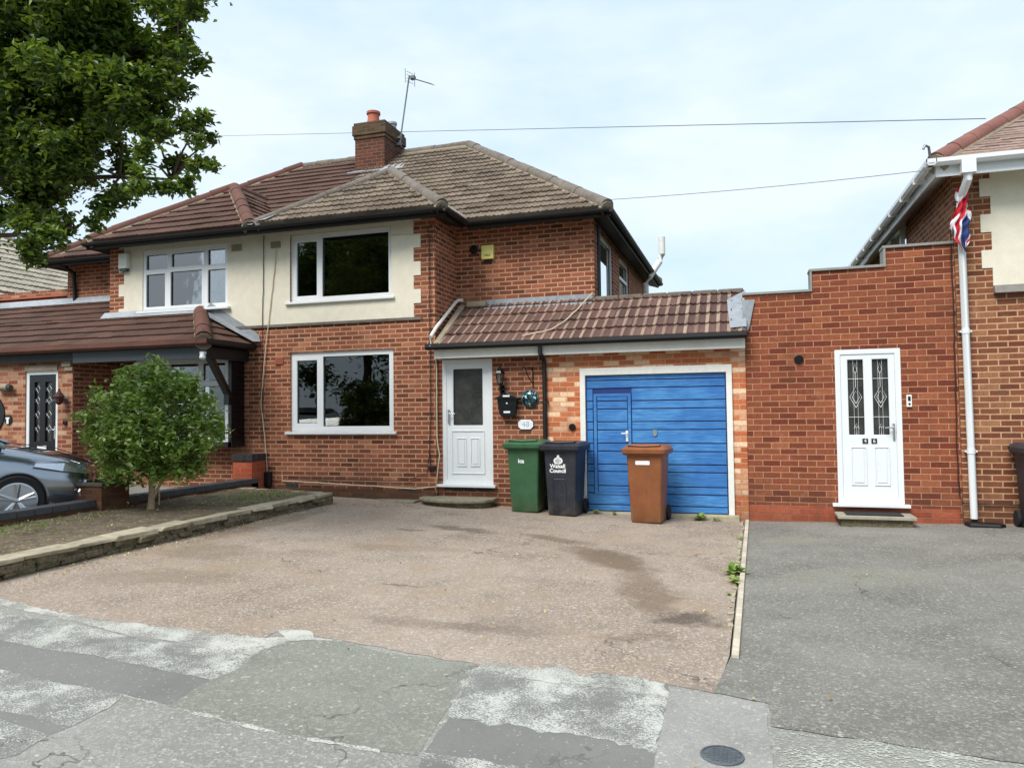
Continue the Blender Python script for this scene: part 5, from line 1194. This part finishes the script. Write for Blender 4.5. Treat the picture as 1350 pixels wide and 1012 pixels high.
    for yw in (.86,3.45):
        for s in (-1,1):
            c = T(s*.80,yw,.315)
            w = MB().lathe([(.22,-.09*s),(.29,-.105*s),(.315,-.08*s),(.318,0),(.315,.08*s),(.29,.105*s),(.225,.10*s),(.218,.07*s)], c, 36, 'x').build('wheel', M['tyre'], K, smooth=True)
            MB().lathe([(.222,.07*s),(.21,.06*s),(.2,.03*s),(.19,.0),(.001,-.01*s)], c, 36, 'x').build('brake_disc', M['mat'], w)
            q = MB(); q.lathe([(.222,.09*s),(.224,.108*s),(.203,.11*s),(.2,.085*s)], c, 40, 'x')
            for k in range(5):
                for dd in (-.13,.13):
                    a = 2*math.pi*k/5+.3; a2 = a+dd
                    q.tube([(c[0]+s*.075,c[1]+.03*math.cos(a),c[2]+.03*math.sin(a)),(c[0]+s*.10,c[1]+.207*math.cos(a2),c[2]+.207*math.sin(a2))], .022, 6, rs=[.03,.018])
            q.lathe([(.04,.06*s),(.04,.1*s),(.001,.105*s)], c, 16, 'x'); q.build('rim', M['alloy'], w, smooth=True)
    for s in (-1,1): MB().box(X0+s*.98-.1,Y1-1.75,zg+.94,X0+s*.98+.1,Y1-1.62,zg+1.08).build('wing_mirror', M['car'], K, bevel=.04)
    m_ = MB()
    for s in (-1,1): m_.tube([T(s*.5,.09,.745),T(s*.62,.45,.90),T(s*.70,1.1,1.0)], .006, 5)
    m_.build('bonnet_seam', M['black'], K)
    K.rotation_euler.z = R(-40); K.location = (-8.56,6.88,zg)      # the car stands at an angle on its drive
car()

# ================================================================== FOLIAGE
def leaves(name, centres, size, mat, parent=None, up=.6, asp=.5, droop=.2, kind=None):
    """centres: (n,3); each leaf a folded blade of two faces"""
    n = len(centres); C_ = np.asarray(centres)
    d = rng.normal(size=(n,3)); d[:,2] = d[:,2]*.45-droop; d /= np.linalg.norm(d,axis=1)[:,None]
    upv = rng.normal(size=(n,3))*.55; upv[:,2] += up*1.6
    s = np.cross(d, upv); s /= np.linalg.norm(s,axis=1)[:,None]; nn = np.cross(s, d)
    L = (size*(.7+.6*rng.random(n)))[:,None]; W = L*asp*.5
    b = C_-d*L*.5; t = C_+d*L*.5-nn*L*.08; ml = C_-d*L*.05+s*W+nn*L*.10; mr = C_-d*L*.05-s*W+nn*L*.10; m1 = C_-d*L*.0
    V = np.stack([b,ml,t,mr],1).reshape(-1,3); F = np.arange(n*4).reshape(-1,4)
    faces = np.concatenate([F[:,[0,1,2]],F[:,[0,2,3]]]); me = bpy.data.meshes.new(name)
    me.from_pydata(V.tolist(),[],faces.tolist()); me.materials.append(mat); o = bpy.data.objects.new(name,me); COL.objects.link(o)
    if kind: o['kind'] = kind
    return attach(o,parent)
def blob_pts(c, r, n, shell=.5, flat=1.0):
    p = rng.normal(size=(n,3)); p /= np.linalg.norm(p,axis=1)[:,None]; rad = (shell+(1-shell)*rng.random(n)**.5)*(1+.25*rng.normal(size=n))
    p = p*rad[:,None]*r; p[:,2] *= flat; return p+np.asarray(c)

# street tree, trunk outside the left edge of the picture
T_ = empty('street_tree', (-8.6,3.3,.1), 'large leafy street tree overhanging the top left of the view', 'tree')
tb = MB(); tb.tube([(-8.6,3.3,.1),(-8.55,3.35,1.2),(-8.5,3.5,2.6),(-8.3,3.8,4.0),(-8.0,4.3,5.4),(-7.8,4.8,7.5)], .2, 12, rs=[.34,.26,.23,.2,.15,.06]); tb.build('trunk', M['bark'], T_, smooth=True)
limbs = [[(-8.3,3.9,3.7),(-7.9,5.6,4.1),(-7.0,6.2,4.2),(-6.2,6.1,4.1),(-5.5,6.05,3.98)],[(-8.45,3.6,3.1),(-8.6,5.4,3.5),(-7.6,6.1,3.6),(-6.8,6.1,3.6)],[(-8.2,4.0,4.4),(-7.9,5.8,5.0),(-6.6,6.3,5.1),(-5.5,6.1,4.95)],[(-8.0,4.3,5.3),(-7.4,6.2,6.0),(-6.0,6.4,6.1)],[(-8.1,4.1,4.9),(-8.3,5.9,5.2),(-7.6,6.8,5.1)],[(-8.3,3.8,4.1),(-8.2,5.8,4.4),(-7.4,6.6,4.3)]]
lb = MB()
for L in limbs: lb.tube(L, .05, 8, rs=list(np.linspace(.05,.012,len(L))))
clumps = []
tree_px = [(-7.2,5.2,.4),(-6.6,5.7,.4),(-6.1,5.6,.35),(-6.6,5.2,.35),(-7.2,4.75,.35),(-6.2,4.75,.3),(-6.75,4.75,.3),(-7.3,4.3,.3),(-6.3,4.35,.22),(-7.35,3.9,.25),(-7.6,6.0,.55),(-6.9,5.9,.5),(-6.3,5.85,.5),(-5.75,5.85,.42),(-5.35,5.75,.22),(-7.6,5.5,.55),(-6.9,5.4,.5),(-6.3,5.4,.45),(-5.8,5.4,.38),(-5.45,5.5,.2),(-7.5,5.0,.5),(-6.9,4.95,.48),(-6.4,5.0,.42),(-5.95,5.0,.32),
 (-5.22,5.02,.2),(-5.08,5.12,.13),(-5.5,4.93,.16),(-5.4,5.1,.10),(-5.75,4.85,.22),(-7.5,4.5,.45),(-7.0,4.5,.4),(-6.5,4.55,.36),(-6.05,4.5,.25),(-5.68,4.5,.17),(-5.35,4.55,.15),(-5.15,4.45,.13),(-7.5,4.1,.38),(-7.1,4.15,.3),(-6.75,4.28,.2),(-6.15,4.15,.2),(-5.72,4.15,.16),(-5.35,4.18,.16),(-5.08,4.12,.12),(-5.02,4.28,.09),
 (-5.95,3.85,.16),(-5.6,3.85,.15),(-5.3,3.92,.12),(-6.3,3.78,.13),(-6.45,3.62,.11),(-7.55,3.72,.26),(-7.15,3.7,.17),(-6.75,3.62,.13),(-7.5,3.42,.2),(-7.2,3.42,.12),(-6.9,3.52,.1),(-5.35,6.15,.3),(-8.1,5.2,.5),(-8.1,4.4,.45),(-8.0,6.2,.5),(-6.6,6.5,.5),(-7.4,6.6,.6)]
pts = []; tw = MB()
for (x,z,r) in tree_px:
    yy = 6.0+random.uniform(-.45,.25)
    k = (yy/6.0); cx_, cz_ = x*k, 1.6+(z-1.6)*k      # spread in depth along the crown
    vol = int(700*r**2.2*17)+60
    sub = max(3, int(r*14))
    for q in range(sub):
        c = np.array((cx_,yy,cz_))+rng.normal(size=3)*r*.55*np.array((1,1.1,.85)); pts.append(blob_pts(c, r*.42+.05, max(8, vol//sub), .2, .7))
    if r < .3:
        L = min(limbs, key=lambda L: min((Vector(p)-Vector((cx_,yy,cz_))).length for p in L)); q = min(L, key=lambda p: (Vector(p)-Vector((cx_,yy,cz_))).length)
        mid = (Vector(q)+Vector((cx_,yy,cz_)))/2+Vector((0,0,.04)); tw.tube([q,mid,(cx_,yy,cz_)], .01, 5, rs=[.016,.010,.004])
# dense inner crown beyond
for k in range(60):
    c = (random.uniform(-9.2,-6.6), random.uniform(5.6,7.4), random.uniform(4.5,8.0)); pts.append(blob_pts(c, .42, 120, .2, .7))
for k in range(110):
    L = random.choice(limbs); q = Vector(L[random.choice((1,1,2))]).lerp(Vector(L[random.choice((0,1,2))]), random.random()); c = (q.x-.25+random.gauss(0,.5), q.y+random.gauss(0,.5), max(q.z+random.gauss(.15,.35), 3.75))
    if c[0] < -1.12*c[1]: pts.append(blob_pts(c, .36, 110, .2, .7))
pts = np.concatenate(pts); lb.v, lb.f = lb.v, lb.f
lb.build('limb', M['bark'], T_, smooth=True); lb2 = tw.build('twigs', M['bark'], T_, smooth=True)
leaves('crown', pts, .08, M['leaf_tree'], T_, up=.7, asp=.52, droop=.25)

# camellia-like bush
B_ = empty('garden_shrub', (-7.4,7.8,.34), 'rounded glossy green shrub on a short pale trunk in the garden bed', 'shrub')
bm_ = MB(); bm_.tube([(-7.40,7.80,.28),(-7.39,7.81,.45),(-7.37,7.80,.62),(-7.40,7.82,.85)], .05, 10, rs=[.06,.043,.04,.03]); bm_.tube([(-7.36,7.80,.5),(-7.30,7.84,.66),(-7.22,7.9,.85)], .02, 8, rs=[.022,.018,.014])
bm_.tube([(-7.31,7.86,.43),(-7.29,7.84,.62)], .011, 6); bm_.build('trunk', M['bark_pale'], B_, smooth=True)
br = MB(); cl = []; cen = np.array((-7.42,7.85,1.42))
for k in range(230):
    d = rng.normal(size=3); d /= np.linalg.norm(d); ra = np.array((.80,.80,.78)) if d[2] > 0 else np.array((.84,.84,.66))
    f = .55+.45*random.random()**.5; f *= 1+.20*mnoise.noise(Vector(d)*2.6)
    c = cen+d*ra*f; c[2] += .06*max(0,1-abs(d[0])*2) if d[2] > 0 else 0; cl.append(c)
for sx in ((-8.0,8.2,1.9),(-8.12,7.6,1.75),(-7.55,7.7,2.18),(-7.35,7.8,2.27),(-6.9,7.7,1.95),(-6.7,8.0,1.75),(-8.25,7.8,1.1),(-6.62,8.1,1.35),(-7.5,7.6,.78),(-7.2,7.7,.9),(-6.9,8.1,.95)): cl.append(np.array(sx))
for c in cl[::5]: br.tube([(-7.4,7.82,.75),tuple((np.array((-7.4,7.82,.8))+c)/2+np.array((0,0,.05))),tuple(c)], .01, 5, rs=[.014,.009,.004])
br.build('branches', M['bark'], B_, smooth=True)
cl = [c for c in cl if mnoise.noise(Vector(c)*2.1) > -.5]
P_ = [blob_pts(c, .125, 44, .1, .9) for c in cl]; P_.append(blob_pts(cen, .58, 2800, .1, .9)); P_ += [blob_pts((-7.42+.55*math.cos(a), 7.85+.5*math.sin(a), .86+.05*math.sin(a*3)), .17, 60, .1, .8) for a in np.linspace(0, 6, 12)]
leaves('foliage', np.concatenate(P_), .08, M['leaf_bush'], B_, up=.9, asp=.55, droop=.0)

# weeds: blades and rosettes
def weed(loc, s, n, label, seed, grass=False):
    r = random.Random(seed); m = MB()
    for k in range(n):
        a = r.uniform(0,6.28); L = s*r.uniform(.6,1.2); e = r.uniform(.4,1.2); wd = L*(.05 if grass else .17)
        p = [Vector((0,0,0)), Vector((math.cos(a)*L*.5*math.cos(e), math.sin(a)*L*.5*math.cos(e), L*.55*math.sin(e)+.01)), Vector((math.cos(a)*L*math.cos(e), math.sin(a)*L*math.cos(e), L*math.sin(e)*.65))]
        sd = Vector((-math.sin(a),math.cos(a),0))*wd
        m.face([p[0]-sd*.3,p[0]+sd*.3,p[1]+sd,p[1]-sd]); m.face([p[1]-sd,p[1]+sd,p[2]])
    o = m.build('weed', M['leaf_weed'], None, True); o.location = loc; tag(o, label, 'weed', 'weeds in the paving'); return o
weed((-.63,10.76,gz(-.6,10.8)), .16, 26, 'clump of bright green weeds at the garage threshold right of the brown bin', 1)
weed((-.42,10.78,.02), .09, 10, 'small weed at the right end of the garage threshold', 2)
weed((-2.12,10.78,.07), .10, 16, 'low weeds at the threshold right of the charcoal bin', 3); weed((-1.85,10.78,.06), .08, 12, 'low weeds at the threshold left of the brown bin', 4)
weed((-.14,7.45,.0), .17, 24, 'large leafy weed growing half way along the white edging strip', 5); weed((-.12,7.05,.0), .12, 16, 'leafy weed on the edging strip just in front of the largest weed', 6)
weed((-.10,9.4,.0), .10, 14, 'small pale weed beside the edging strip nearer the garage', 8, True); weed((-.16,6.6,.0), .06, 8, 'tiny weed by the edging strip, nearest the pavement', 9)
# grass in bed, leaf litter
gp = []
for k in range(420): 
    x, y = random.gauss(-6.85,.28), random.gauss(9.4,.45)
    if -7.85 < x < -6.38 and y < 10.05: gp.append((x,y,gz(x,y)+.185))
for k in range(300):
    x, y = random.gauss(-7.55,.2), random.gauss(6.0,.6)
    if -7.85 < x < -6.4 and y > 4.3: gp.append((x,y,gz(x,y)+.175))
tag(leaves('ground_weeds', np.array(gp), .045, M['leaf_weed'], None, up=.4, asp=.28, droop=-.8, kind='stuff'), 'patchy low grass and weeds growing on the bare garden bed', 'grass')
lp = []
for k in range(420):
    y = random.uniform(4.3,10.2); x = -6.12+abs(random.gauss(0,.16)); lp.append((x,y,gz(x,y)+.014))
for k in range(300):
    x, y = random.uniform(-7.8,-6.4), random.uniform(4.3,10); lp.append((x,y,gz(x,y)+.19))
for k in range(120):
    x, y = random.uniform(-6,-.3), random.uniform(4.5,10.5); lp.append((x,y,gz(x,y)+.012))
for k in range(60):
    x, y = random.uniform(-4.5,3), random.uniform(3.0,10.5); lp.append((x,y,gz(x,y)+.02))
tag(leaves('leaf_litter', np.array(lp), .028, M['litter'], None, up=2.5, asp=.5, droop=0, kind='stuff'), 'dry pale leaf litter scattered along the stone edging and drive', 'leaf litter')

# trees and a house across the road, which the windows reflect
def far_tree(x, y, h, r, lab):
    t = empty('opposite_tree', (x,y,0), lab, 'tree', 'trees across the road'); MB().tube([(x,y,0),(x+.1,y,h*.45),(x,y,h*.8)], .2, 8, rs=[.28,.2,.06]).build('trunk', M['bark'], t, smooth=True)
    ps = [blob_pts((x+random.gauss(0,r*.5),y+random.gauss(0,r*.4),h*.62+random.gauss(0,h*.16)), r*.42, 330, .2, .8) for k in range(38)]
    leaves('crown', np.concatenate(ps), .3, M['leaf_tree'], t, up=.6)
far_tree(-15.0,-11.5,12,3.8,'tall dark tree across the road facing the white front door'); far_tree(-18.5,-12,13,3.8,'tallest dark tree across the road'); far_tree(-21.2,-11.8,12,2.4,'dark tree across the road, leftmost of the row'); far_tree(-9.5,-12,9,3.4,'broad dark tree across the road facing the garage'); far_tree(4.5,-12,9,3.4,'dark tree across the road facing door number 46')

# overhead wires
def wire(pts, label, r=.011, sag=.15):
    a, b = Vector(pts[0]), Vector(pts[1]); P = [a.lerp(b,t)-Vector((0,0,sag*4*t*(1-t))) for t in np.linspace(0,1,24)]
    tag(MB().tube(P, r, 5).build('overhead_wire', M['cable_d'] if False else plain('grey wire','6c7478',.6,0,.1,4), None, smooth=True), label, 'wire')
wire([(-21.0,25,13.05),(3.38,12,5.68)], 'upper telephone wire passing behind the chimney to the right house roof', .008, .0)
wire([(-2.0,11.5,4.9),(2.30,10.6,4.62)], 'lower telephone wire from the roof corner to the right house gutter', .005, .03)

# ================================================================== CAMERA, LIGHT, WORLD
cam = bpy.data.cameras.new('camera'); co = bpy.data.objects.new('camera', cam); COL.objects.link(co); scn.camera = co
r_ = Vector((.9538581,.30000351,-.01235425)); u_ = Vector((.02245177,-.03023403,.99929066)); w_ = Vector((-.29941718,.95345886,.03557459))
mt = Matrix.Identity(4)
for i in range(3): mt[i][0] = r_[i]; mt[i][1] = u_[i]; mt[i][2] = -w_[i]
mt.translation = Vector((0,0,1.6)); co.matrix_world = mt
cam.sensor_width = 36; cam.sensor_fit = 'HORIZONTAL'; cam.lens = 975/1350*36; cam.clip_start = .05; cam.clip_end = 1500
SUN_EL, SUN_AZ = 52, 200   # azimuth from +Y clockwise
sun = bpy.data.lights.new('sun','SUN'); sun.energy = 2.8; sun.angle = R(28); sun.color = (1,.955,.9)
sob = bpy.data.objects.new('sun', sun); COL.objects.link(sob)
az = R(SUN_AZ); dv = Vector((math.sin(az)*math.cos(R(SUN_EL)), math.cos(az)*math.cos(R(SUN_EL)), math.sin(R(SUN_EL))))
sob.rotation_euler = dv.to_track_quat('Z','Y').to_euler(); sob.location = (0,-5,20)
wd = bpy.data.worlds.new('World'); scn.world = wd; wd.use_nodes = True; nt = wd.node_tree; nt.nodes.clear()
out = nt.nodes.new('ShaderNodeOutputWorld'); bg = nt.nodes.new('ShaderNodeBackground'); sky = nt.nodes.new('ShaderNodeTexSky')
sky.sky_type = 'NISHITA'; sky.sun_disc = False; sky.sun_elevation = R(SUN_EL); sky.sun_rotation = R(SUN_AZ); sky.air_density = 1; sky.dust_density = 1.5
tc = nt.nodes.new('ShaderNodeTexCoord'); mp = nt.nodes.new('ShaderNodeMapping'); nt.links.new(tc.outputs['Generated'], mp.inputs[0]); mp.inputs['Scale'].default_value = (1,1,2.6)
n1 = nt.nodes.new('ShaderNodeTexNoise'); nt.links.new(mp.outputs[0], n1.inputs[0]); n1.inputs['Scale'].default_value = 2.4; n1.inputs['Detail'].default_value = 6; n1.inputs['Roughness'].default_value = .52
rp = nt.nodes.new('ShaderNodeValToRGB'); nt.links.new(n1.outputs[0], rp.inputs[0]); rp.color_ramp.elements[0].position = .42; rp.color_ramp.elements[0].color = (.1,.1,.1,1); rp.color_ramp.elements[1].position = .62; rp.color_ramp.elements[1].color = (.95,.95,.95,1)
cl_ = nt.nodes.new('ShaderNodeRGB'); cl_.outputs[0].default_value = (5.7,6.4,7.2,1)
mx = nt.nodes.new('ShaderNodeMix'); mx.data_type = 'RGBA'; mx.inputs[6].default_value = (0,0,0,1)
pale = nt.nodes.new('ShaderNodeMix'); pale.data_type = 'RGBA'; pale.inputs[0].default_value = .82; nt.links.new(sky.outputs[0], pale.inputs[6]); pale.inputs[7].default_value = (4.6,6.0,7.4,1)
nt.links.new(rp.outputs[0], mx.inputs[0]); nt.links.new(pale.outputs[2], mx.inputs[6]); nt.links.new(cl_.outputs[0], mx.inputs[7])
n2 = nt.nodes.new('ShaderNodeTexNoise'); nt.links.new(mp.outputs[0], n2.inputs[0]); n2.inputs['Scale'].default_value = 5.5; n2.inputs['Detail'].default_value = 5
rp2 = nt.nodes.new('ShaderNodeValToRGB'); nt.links.new(n2.outputs[0], rp2.inputs[0]); rp2.color_ramp.elements[0].position = .56; rp2.color_ramp.elements[0].color = (0,0,0,1); rp2.color_ramp.elements[1].position = .74; rp2.color_ramp.elements[1].color = (.5,.5,.5,1)
mx2 = nt.nodes.new('ShaderNodeMix'); mx2.data_type = 'RGBA'; nt.links.new(rp2.outputs[0], mx2.inputs[0]); nt.links.new(mx.outputs[2], mx2.inputs[6]); mx2.inputs[7].default_value = (4.5,5.5,6.3,1)
nt.links.new(mx2.outputs[2], bg.inputs[0]); bg.inputs[1].default_value = .1; nt.links.new(bg.outputs[0], out.inputs[0])
scn.view_settings.view_transform = 'Standard'; scn.view_settings.look = 'None'; scn.view_settings.exposure = 0.68; scn.view_settings.gamma = 1
scn.cycles.max_bounces = 7; scn.cycles.transparent_max_bounces = 12; scn.cycles.caustics_reflective = False; scn.cycles.caustics_refractive = False
scn.cycles.use_denoising = True
